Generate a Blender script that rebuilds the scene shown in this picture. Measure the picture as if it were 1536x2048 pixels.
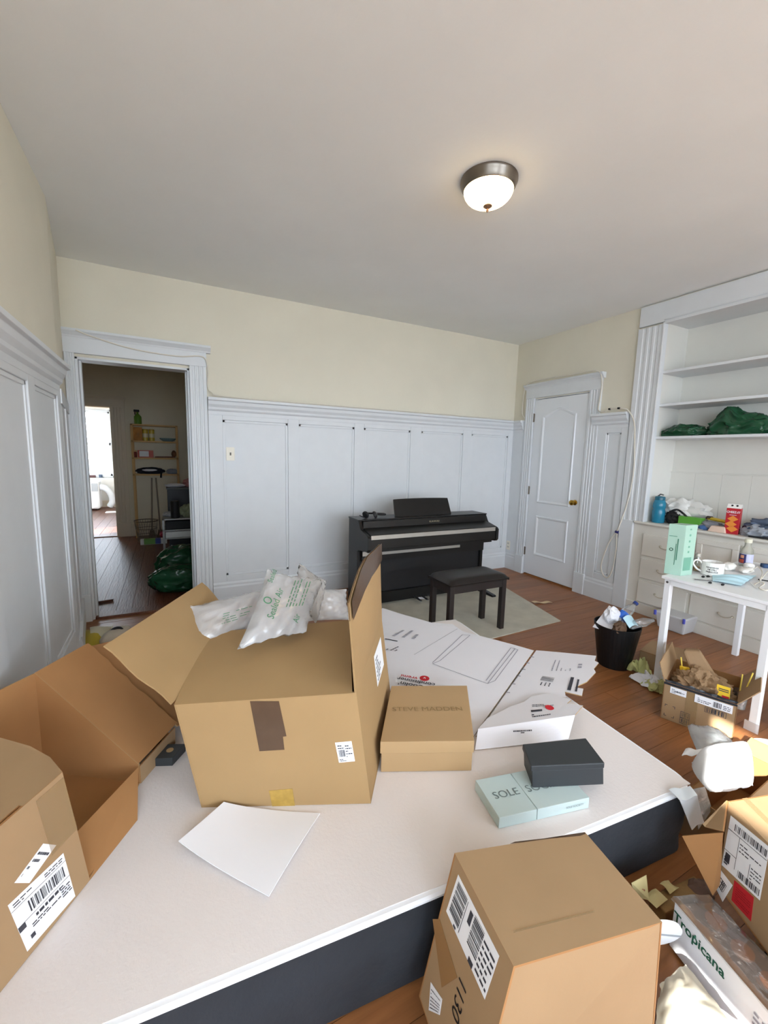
import bpy, bmesh, math, random
from math import sin, cos, pi, radians, sqrt
from mathutils import Vector, Matrix, noise
V = Vector
random.seed(7)
scn = bpy.context.scene
COL = scn.collection
for o in list(bpy.data.objects):
    bpy.data.objects.remove(o)

# ------------------------------------------------------------------ camera
FPX, YAW, PITCH, ROLL, CAMH = 838.653, 0.476768, -0.133835, 0.024884, 1.3567
_fw = V((sin(YAW)*cos(PITCH), cos(YAW)*cos(PITCH), sin(PITCH)))
_r0 = V((cos(YAW), -sin(YAW), 0)); _u0 = _r0.cross(_fw)
C_R = _r0*cos(ROLL) + _u0*sin(ROLL); C_U = -_r0*sin(ROLL) + _u0*cos(ROLL); C_F = _fw
CAM = V((0, 0, CAMH))
cd = bpy.data.cameras.new('camera'); cam = bpy.data.objects.new('camera', cd); COL.objects.link(cam)
cam.matrix_world = Matrix(((C_R.x, C_U.x, -C_F.x, 0), (C_R.y, C_U.y, -C_F.y, 0), (C_R.z, C_U.z, -C_F.z, CAMH), (0, 0, 0, 1)))
cd.sensor_fit = 'VERTICAL'; cd.sensor_height = 36.0; cd.lens = FPX/2048*36.0; cd.clip_start = 0.02
scn.camera = cam

# ------------------------------------------------------------------ light
scn.view_settings.view_transform = 'Standard'; scn.view_settings.look = 'None'
scn.view_settings.gamma = 1.0; scn.view_settings.use_curve_mapping = False
scn.view_settings.exposure = EXPOSURE = 0.98
wd = bpy.data.worlds.new('sky'); scn.world = wd; wd.use_nodes = True
bg = wd.node_tree.nodes['Background']; bg.inputs[0].default_value = (0.90, 0.95, 1.0, 1); bg.inputs[1].default_value = 7.0
SUN_DIR = V((0.92, 0.38, -0.50)).normalized()      # low sun from behind-left, through the side window
sl = bpy.data.lights.new('sun_offscreen', 'SUN'); sl.energy = 15.0; sl.angle = radians(0.6); sl.color = (1.0, 0.93, 0.82)
so = bpy.data.objects.new('sun_offscreen', sl); COL.objects.link(so); so.location = (-6, -3, 6)
so.rotation_euler = SUN_DIR.to_track_quat('-Z', 'Y').to_euler()
def portal(loc, rot, sx, sy, name='window_portal'):                      # sampling guides in the window openings, no light of their own
    l = bpy.data.lights.new(name, 'AREA'); l.shape = 'RECTANGLE'; l.size = sx; l.size_y = sy; l.cycles.is_portal = True
    o = bpy.data.objects.new(name, l); COL.objects.link(o); o.location = loc; o.rotation_euler = rot

# ------------------------------------------------------------------ pixel -> place helpers (1536x2048 frame)
def ray(px, py): return C_F + C_R*((px-768)/FPX) - C_U*((py-1024)/FPX)
def on(px, py, axis, val):
    d = ray(px, py); t = (val-CAM[axis])/d[axis]; return CAM + d*t
def oz(px, py, z): return on(px, py, 2, z)
def oy(px, py, y): return on(px, py, 1, y)
def ox(px, py, x): return on(px, py, 0, x)

# ------------------------------------------------------------------ materials
def lin(c):
    if isinstance(c, str):
        c = [int(c[i:i+2], 16)/255 for i in (0, 2, 4)]
    return tuple((x/12.92 if x <= .04045 else ((x+.055)/1.055)**2.4) for x in c) + (1,)
MATS = {}
def mat(name, col, rough=.6, metal=0, var=0.0, vscale=6, vstretch=(1, 1, 1), bump=0.0, bscale=60, alpha=1, trans=0, emit=None, estr=0, spec=.5, rnd=0.0, ior=1.45, sss=0, coat=0):
    if name in MATS: return MATS[name]
    m = bpy.data.materials.new(name); m.use_nodes = True; nt = m.node_tree; b = nt.nodes['Principled BSDF']
    c = lin(col); b.inputs['Base Color'].default_value = c; b.inputs['Roughness'].default_value = rough; b.inputs['Metallic'].default_value = metal
    b.inputs['Alpha'].default_value = alpha; b.inputs['Transmission Weight'].default_value = trans; b.inputs['IOR'].default_value = ior
    b.inputs['Specular IOR Level'].default_value = spec; b.inputs['Coat Weight'].default_value = coat
    if emit: b.inputs['Emission Color'].default_value = lin(emit); b.inputs['Emission Strength'].default_value = estr
    L = nt.links.new
    tc = nt.nodes.new('ShaderNodeTexCoord'); mp = nt.nodes.new('ShaderNodeMapping'); L(tc.outputs['Object'], mp.inputs['Vector']); mp.inputs['Scale'].default_value = vstretch
    if var or rnd:
        n = nt.nodes.new('ShaderNodeTexNoise'); n.inputs['Scale'].default_value = vscale; n.inputs['Detail'].default_value = 6; L(mp.outputs[0], n.inputs['Vector'])
        mr = nt.nodes.new('ShaderNodeMapRange'); L(n.outputs['Fac'], mr.inputs[0]); mr.inputs[1].default_value = .25; mr.inputs[2].default_value = .75
        mr.inputs[3].default_value = 1-var; mr.inputs[4].default_value = 1+var
        val = mr.outputs[0]
        if rnd:
            oi = nt.nodes.new('ShaderNodeObjectInfo'); r2 = nt.nodes.new('ShaderNodeMapRange'); L(oi.outputs['Random'], r2.inputs[0]); r2.inputs[3].default_value = 1-rnd; r2.inputs[4].default_value = 1+rnd
            mu = nt.nodes.new('ShaderNodeMath'); mu.operation = 'MULTIPLY'; L(val, mu.inputs[0]); L(r2.outputs[0], mu.inputs[1]); val = mu.outputs[0]
        mx = nt.nodes.new('ShaderNodeVectorMath'); mx.operation = 'SCALE'; mx.inputs[0].default_value = c[:3]; L(val, mx.inputs['Scale']); L(mx.outputs[0], b.inputs['Base Color'])
    if bump:
        n2 = nt.nodes.new('ShaderNodeTexNoise'); n2.inputs['Scale'].default_value = bscale; n2.inputs['Detail'].default_value = 4; L(mp.outputs[0], n2.inputs['Vector'])
        bp = nt.nodes.new('ShaderNodeBump'); bp.inputs['Strength'].default_value = bump; bp.inputs['Distance'].default_value = .01; L(n2.outputs['Fac'], bp.inputs['Height']); L(bp.outputs[0], b.inputs['Normal'])
    MATS[name] = m; return m
def pane_mat(name, tint, gloss=.08, rough=.02):
    if name in MATS: return MATS[name]
    m = bpy.data.materials.new(name); m.use_nodes = True; nt = m.node_tree; nt.nodes.clear()
    o = nt.nodes.new('ShaderNodeOutputMaterial'); t = nt.nodes.new('ShaderNodeBsdfTransparent'); g = nt.nodes.new('ShaderNodeBsdfGlossy'); x = nt.nodes.new('ShaderNodeMixShader')
    t.inputs[0].default_value = lin(tint); g.inputs['Roughness'].default_value = rough; x.inputs[0].default_value = gloss
    nt.links.new(t.outputs[0], x.inputs[1]); nt.links.new(g.outputs[0], x.inputs[2]); nt.links.new(x.outputs[0], o.inputs[0]); MATS[name] = m; return m
def film_mat(name, col, opac=.45, gloss=.5, rough=.12, tl_mix=.4, wrinkle=.35):          # thin plastic film: see-through with milky body and sheen
    if name in MATS: return MATS[name]
    m = bpy.data.materials.new(name); m.use_nodes = True; nt = m.node_tree; nt.nodes.clear(); L = nt.links.new
    o = nt.nodes.new('ShaderNodeOutputMaterial'); t = nt.nodes.new('ShaderNodeBsdfTransparent'); d = nt.nodes.new('ShaderNodeBsdfDiffuse'); tl = nt.nodes.new('ShaderNodeBsdfTranslucent'); g = nt.nodes.new('ShaderNodeBsdfGlossy')
    d.inputs[0].default_value = lin(col); tl.inputs[0].default_value = lin(col); g.inputs['Roughness'].default_value = rough
    tc = nt.nodes.new('ShaderNodeTexCoord'); nz = nt.nodes.new('ShaderNodeTexNoise'); nz.inputs['Scale'].default_value = 22; nz.inputs['Detail'].default_value = 5; nz.inputs['Distortion'].default_value = 1.2; bp = nt.nodes.new('ShaderNodeBump'); bp.inputs['Strength'].default_value = wrinkle; bp.inputs['Distance'].default_value = .03
    L(tc.outputs['Object'], nz.inputs['Vector']); L(nz.outputs['Fac'], bp.inputs['Height']); L(bp.outputs[0], g.inputs['Normal']); L(bp.outputs[0], d.inputs['Normal'])
    x0 = nt.nodes.new('ShaderNodeMixShader'); x0.inputs[0].default_value = tl_mix; L(d.outputs[0], x0.inputs[1]); L(tl.outputs[0], x0.inputs[2])
    x1 = nt.nodes.new('ShaderNodeMixShader'); x1.inputs[0].default_value = opac; L(t.outputs[0], x1.inputs[1]); L(x0.outputs[0], x1.inputs[2])
    lw = nt.nodes.new('ShaderNodeFresnel'); lw.inputs[0].default_value = 1.5; mm = nt.nodes.new('ShaderNodeMath'); mm.operation = 'MULTIPLY'; mm.inputs[1].default_value = gloss*2.2; L(lw.outputs[0], mm.inputs[0])
    cl = nt.nodes.new('ShaderNodeMath'); cl.operation = 'MINIMUM'; cl.inputs[1].default_value = .8; L(mm.outputs[0], cl.inputs[0])
    x2 = nt.nodes.new('ShaderNodeMixShader'); L(cl.outputs[0], x2.inputs[0]); L(x1.outputs[0], x2.inputs[1]); L(g.outputs[0], x2.inputs[2]); L(x2.outputs[0], o.inputs[0])
    MATS[name] = m; return m

M_CREAM = mat('cream_plaster', 'DFD9C7', .85, var=.03, vscale=3, bump=.05, bscale=40)
M_CREAM2 = mat('hall_plaster', 'E2DAC2', .85, var=.03, vscale=3)
M_CEIL = mat('ceiling_paint', 'F1F3F2', .9, var=.025, vscale=2, bump=.08, bscale=25)
M_WHITE = mat('white_trim_paint', 'DADDDF', .45, var=.02, vscale=9, bump=.02, bscale=30)
M_DOOR = mat('door_paint', 'E6E9EC', .45, var=.01, vscale=5)
M_CABP = mat('cabinet_paint', 'DCD8CE', .5, var=.03, vscale=8)
M_FLOOR = mat('oak_strip', '935F38', .34, var=.22, vscale=7, vstretch=(.5, 9, 9), rnd=.14, bump=.03, bscale=40)
M_FLOOR2 = mat('dark_painted_board', '6A4230', .38, spec=.35, var=.2, vscale=6, vstretch=(8, .6, 8), rnd=.12, bump=.22, bscale=14)
M_SUB = mat('subfloor', '3A2517', .8)
M_CARD = mat('cardboard_outer', 'A6875D', .8, var=.05, vscale=5, bump=.03, bscale=90)
M_CARDL = mat('cardboard_pale', 'B09268', .8, var=.05, vscale=5, bump=.03, bscale=90)
M_CARDI = mat('cardboard_inner', 'A47649', .85, var=.08, vscale=5, bump=.03, bscale=90)
M_CARD2 = mat('cardboard_tan', 'A38562', .8, var=.05, vscale=6, bump=.03, bscale=90)
M_CARDE = mat('cardboard_edge', 'D9BC8E', .85)
M_SHOE = mat('shoebox_kraft', 'B3946B', .7, var=.02, vscale=9)
M_MATT = mat('mattress_cover', 'E4DDDA', .8, var=.03, vscale=2.2, bump=.12, bscale=120)
M_MATTS = mat('mattress_side', '2C3036', .75, var=.2, vscale=5, bump=.15, bscale=50)
M_BLK = mat('black_satin', '141312', .38, var=.1, vscale=10)
M_BLK2 = mat('black_matte', '1B1B1D', .6)
M_BOXBLK = mat('black_card', '33373A', .5, var=.04)
M_LEATH = mat('bench_leatherette', '1D1816', .38, bump=.05, bscale=140)
M_BENCH = mat('bench_frame', '2A2422', .45)
M_SILV = mat('silver_strip', 'B9B6B0', .35, metal=.6)
M_PAPER = mat('white_paper', 'EDEDF1', .75, var=.01)
M_WCARD = mat('white_carton', 'E4E2E6', .7, var=.015, vscale=4)
M_LABEL = mat('label_white', 'F0F1F4', .6)
M_INK = mat('print_ink', '3C3C44', .8)
M_INKL = mat('pale_print', '9A99A2', .8)
M_RED = mat('print_red', 'C4202C', .7)
M_GREENP = mat('print_green', '4F8C66', .8)
M_TAPE = mat('brown_tape', '5A4636', .22, var=.12, vscale=14)
M_CTAPE = mat('clear_tape', 'B2946B', .22, alpha=.4)
M_TEAL = mat('pale_teal_card', 'BFD0CF', .55)
M_TABLE = mat('white_laminate', 'F1F3F5', .35)
M_BRASS = mat('brass', 'B8923F', .22, metal=1)
M_NICKEL = mat('brushed_nickel', '7A726A', .3, metal=1)
M_STEEL = mat('steel', '8C8E90', .3, metal=1)
M_HINGE = mat('old_hinge', '7C7266', .45, metal=.8)
M_RUG = mat('cream_mat', 'C9C4B4', .95, var=.12, vscale=7, bump=.1, bscale=200)
M_GBAG = mat('green_bag', '1C4A30', .25, var=.15, vscale=8)
M_KRAFT = mat('kraft_bag', '8E7253', .8, var=.1, vscale=9, bump=.1, bscale=40)
M_FILM = film_mat('air_pillow_film', 'FFFFFF', .42, .8, .14, .12, wrinkle=.08)
M_FILM2 = film_mat('clear_wrap', 'F4F6F8', .05, .45, .08, wrinkle=.03)
M_FOAM = mat('white_foam', 'F1F2F4', .8)
M_SILVB = mat('silver_mailer', 'DCE3E8', .22, metal=.25, bump=.2, bscale=20)
M_WBAG = mat('white_plastic_bag', 'E6E5E0', .3, var=.04)
M_PINE = mat('pine', 'D9B277', .6, var=.1, vscale=5, vstretch=(2, 2, .4))
M_CORD = mat('beige_cord', 'D8D2C4', .5)
M_PANE = pane_mat('window_glass', 'F6FAFF')

# ------------------------------------------------------------------ mesh builder
class MB:
    def __init__(s): s.v = []; s.f = []; s.m = []
    def face(s, idx, m=0): s.f.append(tuple(idx)); s.m.append(m)
    def add(s, pts): n = len(s.v); s.v += [V(p) for p in pts]; return n
    def hexa(s, p, m=0, mt=None):                       # 8 corners: bottom 0-3 ccw, top 4-7
        n = s.add(p)
        for i, q in enumerate(((3, 2, 1, 0), (4, 5, 6, 7), (0, 1, 5, 4), (1, 2, 6, 5), (2, 3, 7, 6), (3, 0, 4, 7))):
            s.face([n+k for k in q], mt if (mt is not None and i == 1) else m)
        return s
    def box(s, x0, x1, y0, y1, z0, z1, m=0):
        return s.hexa([(x0, y0, z0), (x1, y0, z0), (x1, y1, z0), (x0, y1, z0), (x0, y0, z1), (x1, y0, z1), (x1, y1, z1), (x0, y1, z1)], m)
    def obox(s, o, a, b, c, m=0):                       # parallelepiped
        o, a, b, c = V(o), V(a), V(b), V(c)
        return s.hexa([o, o+a, o+a+b, o+b, o+c, o+a+c, o+a+b+c, o+b+c], m)
    def panel(s, pts, th, m0=0, m1=1, nrm=None):        # sheet of board: front face m0, back face m1, rim m1
        pts = [V(p) for p in pts]; n = len(pts)
        if nrm is None:
            nrm = V((0, 0, 0))
            for i in range(n):
                a, b = pts[i], pts[(i+1) % n]; nrm += (a-pts[0]).cross(b-pts[0])
        nrm = V(nrm).normalized(); k = s.add(pts); k2 = s.add([p-nrm*th for p in pts])
        s.face([k+i for i in range(n)], m0); s.face([k2+i for i in reversed(range(n))], m1)
        for i in range(n):
            j = (i+1) % n; s.face((k+j, k+i, k2+i, k2+j), m1)
        return s
    def prof(s, prof, p0, p1, w, d, m=0):               # extrude 2-D profile (along w,d) from p0 to p1
        p0, p1, w, d = V(p0), V(p1), V(w), V(d); n = len(prof)
        a = s.add([p0+w*x+d*y for x, y in prof]); b = s.add([p1+w*x+d*y for x, y in prof])
        s.face([a+i for i in reversed(range(n))], m); s.face([b+i for i in range(n)], m)
        for i in range(n): j = (i+1) % n; s.face((a+i, a+j, b+j, b+i), m)
        return s
    def lathe(s, prof, c, seg=24, ax=(0, 0, 1), m=0, cap=True):
        c = V(c); ax = V(ax).normalized(); u = ax.orthogonal().normalized(); w = ax.cross(u); n = len(prof); b = len(s.v)
        for r, z in prof:
            for i in range(seg): t = 2*pi*i/seg; s.v.append(c+ax*z+u*(r*cos(t))+w*(r*sin(t)))
        for k in range(n-1):
            for i in range(seg): j = (i+1) % seg; s.face((b+k*seg+i, b+k*seg+j, b+(k+1)*seg+j, b+(k+1)*seg+i), m)
        if cap:
            s.face([b+i for i in reversed(range(seg))], m); s.face([b+(n-1)*seg+i for i in range(seg)], m)
        return s
    def tube(s, pts, r, seg=8, m=0, r1=None):
        pts = [V(p) for p in pts]; b = len(s.v); n = len(pts); u = None
        for i, p in enumerate(pts):
            t = (pts[min(i+1, n-1)]-pts[max(i-1, 0)]).normalized()
            u = (t.orthogonal() if u is None else (u-t*u.dot(t))).normalized(); w = t.cross(u)
            rr = r if r1 is None else r+(r1-r)*i/(n-1)
            for k in range(seg): a = 2*pi*k/seg; s.v.append(p+u*(rr*cos(a))+w*(rr*sin(a)))
        for i in range(n-1):
            for k in range(seg): j = (k+1) % seg; s.face((b+i*seg+k, b+i*seg+j, b+(i+1)*seg+j, b+(i+1)*seg+k), m)
        s.face([b+k for k in reversed(range(seg))], m); s.face([b+(n-1)*seg+k for k in range(seg)], m)
        return s
    def sheet(s, fn, nu, nv, th=.002, m0=0, m1=None):   # warped sheet with thickness; fn(u,v)->point
        m1 = m0 if m1 is None else m1
        P = [[V(fn(i/nu, j/nv)) for j in range(nv+1)] for i in range(nu+1)]
        def nr(i, j):
            a = P[min(i+1, nu)][j]-P[max(i-1, 0)][j]; b = P[i][min(j+1, nv)]-P[i][max(j-1, 0)]; c = a.cross(b); return c.normalized() if c.length > 1e-12 else V((0, 0, 1))
        k = s.add([P[i][j] for i in range(nu+1) for j in range(nv+1)]); k2 = s.add([P[i][j]-nr(i, j)*th for i in range(nu+1) for j in range(nv+1)])
        q = lambda i, j: i*(nv+1)+j
        for i in range(nu):
            for j in range(nv):
                s.face((k+q(i, j), k+q(i+1, j), k+q(i+1, j+1), k+q(i, j+1)), m0); s.face((k2+q(i, j+1), k2+q(i+1, j+1), k2+q(i+1, j), k2+q(i, j)), m1)
        ring = [q(i, 0) for i in range(nu+1)]+[q(nu, j) for j in range(1, nv+1)]+[q(i, nv) for i in range(nu-1, -1, -1)]+[q(0, j) for j in range(nv-1, 0, -1)]
        for a in range(len(ring)): b = (a+1) % len(ring); s.face((k+ring[b], k+ring[a], k2+ring[a], k2+ring[b]), m1)
        return s
    def blob(s, c, rad, seed=0, sub=4, amp=.22, freq=2.2, floor=None, ridge=True, m=0, rot=0):
        bm = bmesh.new(); bmesh.ops.create_icosphere(bm, subdivisions=sub, radius=1); off = V((seed*3.7, seed*1.3, -seed*2.1)); b = len(s.v); c = V(c)
        for v in bm.verts:
            d = v.co.normalized(); n = noise.multi_fractal(d*freq+off, 1.0, 2.0, 4) if not ridge else noise.ridged_multi_fractal(d*freq+off, 1.0, 2.1, 4, 1.0, 2.0)*.55-.5
            k = 1+amp*n; p = V((d.x*rad[0]*k, d.y*rad[1]*k, d.z*rad[2]*k)); p.rotate(Matrix.Rotation(rot, 3, 'Z')); p += c
            if floor is not None and p.z < floor: p.z = floor+.0005*d.z
            s.v.append(p)
        for f in bm.faces: s.face([b+v.index for v in f.verts], m)
        bm.free(); return s
    def build(s, name, mats, parent=None, smooth=False, bevel=0, bseg=2, recalc=True):
        mats = mats if isinstance(mats, (list, tuple)) else [mats]
        if parent is None:
            lo = [min(p[i] for p in s.v) for i in range(3)]; hi = [max(p[i] for p in s.v) for i in range(3)]
            org = V(((lo[0]+hi[0])/2, (lo[1]+hi[1])/2, lo[2]))
        else: org = ORI[parent]
        me = bpy.data.meshes.new(name); me.from_pydata([p-org for p in s.v], [], s.f)
        for m in mats: me.materials.append(m)
        me.polygons.foreach_set('material_index', [min(m, len(mats)-1) for m in s.m])
        if recalc:
            bm = bmesh.new(); bm.from_mesh(me); bmesh.ops.recalc_face_normals(bm, faces=bm.faces); bm.to_mesh(me); bm.free()
        if smooth:
            bm = bmesh.new(); bm.from_mesh(me)
            for e in bm.edges:
                if len(e.link_faces) == 2 and e.calc_face_angle(0) > radians(48): e.smooth = False
            bm.to_mesh(me); bm.free()
        if smooth: me.polygons.foreach_set('use_smooth', [True]*len(me.polygons))
        me.update(); o = bpy.data.objects.new(name, me); COL.objects.link(o)
        if parent is None: o.location = org
        else: o.parent = parent
        ORI[o] = org
        if bevel:
            b = o.modifiers.new('bevel', 'BEVEL'); b.width = bevel; b.segments = bseg; b.limit_method = 'ANGLE'; b.angle_limit = radians(40)
        return o
ORI = {}
def tag(o, label, cat, group=None):
    o['label'] = label; o['category'] = cat
    if group: o['group'] = group
    return o
def struct(o, label=None):
    o['kind'] = 'structure'
    if label: o['label'] = label
    return o
def lab(o, label): o['label'] = label; return o
def thing(name, label, cat, loc, group=None):
    o = bpy.data.objects.new(name, None); COL.objects.link(o); o.location = loc; o.empty_display_size = .05; ORI[o] = V(loc); return tag(o, label, cat, group)
def root_struct(name, loc, label=None):
    o = bpy.data.objects.new(name, None); COL.objects.link(o); o.location = loc; o.empty_display_size = .05; ORI[o] = V(loc); return struct(o, label)
def boxp(name, m, parent, x0, x1, y0, y1, z0, z1, bevel=0): return MB().box(x0, x1, y0, y1, z0, z1).build(name, m, parent, bevel=bevel)
def smoothpath(pts, n=6):                                # Catmull-Rom through pts
    pts = [V(p) for p in pts]; out = []
    for i in range(len(pts)-1):
        a, b, c, d = pts[max(i-1, 0)], pts[i], pts[i+1], pts[min(i+2, len(pts)-1)]
        for k in range(n):
            t = k/n; out.append(.5*((2*b)+(c-a)*t+(2*a-5*b+4*c-d)*t*t+(3*b-a-3*c+d)*t**3))
    return out+[pts[-1]]
def text(s, o, ux, uy, h, m, parent, name='lettering', lift=.0012, align='CENTER', bold=0, sx=1.0):
    cu = bpy.data.curves.new('t', 'FONT'); cu.body = s; cu.align_x = align; cu.align_y = 'CENTER'; cu.offset = bold; cu.resolution_u = 3
    ob = bpy.data.objects.new('t', cu); COL.objects.link(ob); dg = bpy.context.evaluated_depsgraph_get()
    me = bpy.data.meshes.new_from_object(ob.evaluated_get(dg)); bpy.data.objects.remove(ob); bpy.data.curves.remove(cu)
    ux, uy = V(ux).normalized(), V(uy); uy = (uy-ux*uy.dot(ux)).normalized(); n = ux.cross(uy); o = V(o); org = ORI[parent]; k = h/.7
    for v in me.vertices: v.co = o+ux*(v.co.x*k*sx)+uy*(v.co.y*k)+n*lift-org
    me.materials.clear(); me.materials.append(m); me.name = name
    t = bpy.data.objects.new(name, me); COL.objects.link(t); t.parent = parent; ORI[t] = org; return t
def bil(q, u, v):                                        # q: bl, br, tr, tl
    return (q[0]*(1-u)+q[1]*u)*(1-v)+(q[3]*(1-u)+q[2]*u)*v
def prints(q, rects, lift=.0016):                        # flat printed marks on a quad, given in its own u,v
    q = [V(p) for p in q]; n = (q[1]-q[0]).cross(q[3]-q[0]).normalized()*lift; mb = MB()
    for u0, v0, u1, v1 in rects:
        k = mb.add([bil(q, u0, v0)+n, bil(q, u1, v0)+n, bil(q, u1, v1)+n, bil(q, u0, v1)+n]); mb.face((k, k+1, k+2, k+3))
    return mb
def barcode(u0, v0, u1, v1, n=22, vert=True, seed=1):
    r = random.Random(seed); out = []; t = 0; ws = [r.choice((1, 1, 2, 3)) for _ in range(2*n)]; T = sum(ws)
    for i, w in enumerate(ws):
        if i % 2 == 0:
            a, b = t/T, (t+w)/T
            out.append((u0+(u1-u0)*a, v0, u0+(u1-u0)*b, v1) if vert else (u0, v0+(v1-v0)*a, u1, v0+(v1-v0)*b))
        t += w
    return out
def lines(u0, v0, u1, v1, n=4, fill=.45, seed=1):
    r = random.Random(seed); out = []
    for i in range(n):
        a = v0+(v1-v0)*i/n; u = u0
        while u < u1-.02:
            w = r.uniform(.03, .12); out.append((u, a, min(u+w, u1), a+(v1-v0)/n*fill)); u += w+.02
            if r.random() < .12: break
    return out
def sticker(q, parent, rects, name='shipping_label', m=None, ink=None, lift=.001):
    q = [V(p) for p in q]; n = (q[1]-q[0]).cross(q[3]-q[0]).normalized()
    s = MB().panel([p+n*lift for p in q], .0006, 0, 0).build(name, m or M_LABEL, parent)
    prints([p+n*lift for p in q], rects, .0006).build('printing', ink or M_INK, s, recalc=False); return s
# ================================================================== THE ROOM
D, XR, XL, H = 3.890, 3.745, -0.53, 2.692
YF, XA = -2.6, -1.2                       # wall behind the camera, side alcove wall
# ---- floors
floor = struct(MB().box(XA-.1, XR+.4, YF-.1, D+.07, -.06, -.016).build('floor', M_SUB), 'worn brown oak strip floor')
rw = .0835; y = -.30; k = 0
while y < D:
    cuts = [XA, random.uniform(.2, 1.6), random.uniform(2.0, 3.1), XR]
    for a, b in zip(cuts[:-1], cuts[1:]):
        MB().box(a+.0008, b-.0008, y+.0007, min(y+rw, D)-.0007, -.016, random.uniform(-.0012, 0)).build('plank', M_FLOOR, floor)
    y += rw
MB().box(XA, XR, YF, -.302, -.016, 0).build('plank_field', M_FLOOR, floor)
fl2 = struct(MB().box(-1.6, .55, D+.0701, 7.66, -.06, -.016).build('floor_hall', M_SUB), 'dark glossy painted board floor of the hall')
x = -1.5
while x < .5:
    MB().box(x+.001, min(x+.118, .5)-.001, D+.0705, 7.6, -.016, random.uniform(-.0015, 0)).build('board', M_FLOOR2, fl2); x += .118
fl3 = struct(MB().box(-3.2, .8, 7.661, 11.9, -.06, -.016).build('floor_far_room', M_SUB), 'dark board floor of the far room')
x = -3.1
while x < .7:
    MB().box(x+.001, x+.139, 7.662, 11.8, -.016, random.uniform(-.0015, 0)).build('board', M_FLOOR2, fl3); x += .14
# thresholds
MB().prof([(-.075, 0), (.075, 0), (.06, .014), (-.06, .014)], (-.57, D+.07, 0), (.18, D+.07, 0), (0, 1, 0), (0, 0, 1)).build('door_sill', M_FLOOR2, fl2)
MB().prof([(-.06, 0), (.06, 0), (.05, .012), (-.05, .012)], (-1.35, 7.66, 0), (-.73, 7.66, 0), (0, 1, 0), (0, 0, 1)).build('door_sill', M_FLOOR2, fl3)
# ---- ceilings
def ceil_fn(u, v):
    x = XA-.1+(XR+.5-XA)*u; y = YF-.1+(D+.1-YF+.05)*v
    z = H-.010*math.exp(-(((x-2.75)/.3)**2+((y-3.15)/.22)**2))+.006*noise.noise(V((x*1.1, y*1.1, 3.3)))
    return (x, y, z)
mbc = MB(); mbc.sheet(ceil_fn, 44, 44, -.08)
struct(mbc.build('ceiling', M_CEIL, smooth=True), 'grey white plaster ceiling')
struct(MB().box(-1.6, .6, D+.14, 7.7, 2.66, 2.74).build('ceiling_hall', M_CEIL))
struct(MB().box(-3.2, .9, 7.71, 11.9, 2.66, 2.74).build('ceiling_far_room', M_CEIL))
# ---- back wall with the hall doorway
DX0, DX1, DZ = -.578, .188, 2.022
wb = MB(); wb.box(-1.7, DX0, D, D+.14, 0, H+.05); wb.box(DX1, XR+.3, D, D+.14, 0, H+.05); wb.box(DX0, DX1, D, D+.14, DZ, H+.05)
wall_back = struct(wb.build('wall_back', M_CREAM), 'cream plaster wall above white panelled wainscot')
CROWN = [(0, 0), (.018, 0), (.020, .03), (.034, .045), (.036, .062), (.052, .085), (.058, .112), (.075, .118), (.075, .14), (0, .14)]
PAN = [(.43, .992), (1.094, 1.652), (1.755, 2.294), (2.431, 2.984), (3.105, 3.656)]
def wains_back(z0, z1):
    xs = [.318]+[e for p in PAN for e in p]+[XR]
    for i in range(0, len(xs), 2):
        boxp('stile', M_WHITE, wall_back, xs[i], xs[i+1], D-.017, D, .2, 1.67, .003)
    for a, b in PAN:
        boxp('rail', M_WHITE, wall_back, a, b, D-.0165, D, 1.625, 1.67, .003); boxp('rail', M_WHITE, wall_back, a, b, D-.0165, D, .2, .258, .003)
        p = MB(); m = .022
        p.hexa([(a, D-.003, .258), (b, D-.003, .258), (b, D-.0005, .258), (a, D-.0005, .258), (a, D-.003, 1.625), (b, D-.003, 1.625), (b, D-.0005, 1.625), (a, D-.0005, 1.625)])
        p.build('panel', M_WHITE, wall_back)
        q = MB()
        for (x0, x1, zz0, zz1) in ((a, b, .258, .258+m), (a, b, 1.625-m, 1.625), (a, a+m, .258, 1.625), (b-m, b, .258, 1.625)): q.box(x0, x1, D-.009, D-.002, zz0, zz1)
        q.build('panel_moulding', M_WHITE, wall_back, bevel=.003)
wains_back(.2, 1.67)
r = MB().prof(CROWN, (.318, D, 1.662), (XR, D, 1.662), (0, -1, 0), (0, 0, 1)).build('plate_rail', M_WHITE, wall_back, bevel=.002)
struct(MB().prof([(0, 0), (.026, 0), (.026, .15), (.02, .165), (.02, .18), (.012, .205), (0, .205)], (.318, D, 0), (XR, D, 0), (0, -1, 0), (0, 0, 1)).build('baseboard_back', M_WHITE), 'white baseboard below the wainscot')
# fluted casing profile: width w, depth d
def casing(w, d=.026):
    pts = [(0, 0), (0, d)]; n = 3; g = w/(n+1.0)
    for i in range(n):
        a = g*(i+.6); pts += [(a, d), (a+g*.15, d-.005), (a+g*.5, d-.005), (a+g*.65, d)]
    return pts+[(w, d), (w, 0)]
t1 = root_struct('trim_1', (.25, D, 0), 'white fluted casing of the hall doorway')
MB().prof(casing(.126), (DX1, D-.001, 0), (DX1, D-.001, DZ+.02), (1, 0, 0), (0, -1, 0)).build('casing', M_WHITE, t1)
MB().prof(casing(.06), (-.636, D-.001, .22), (-.636, D-.001, DZ+.02), (1, 0, 0), (0, -1, 0)).build('casing', M_WHITE, t1)
boxp('plinth_block', M_WHITE, t1, -.64, -.574, D-.036, D-.001, 0, .22, .004)
boxp('header', M_WHITE, t1, -.64, .318, D-.028, D-.001, DZ+.02, DZ+.135, .003)
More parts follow.
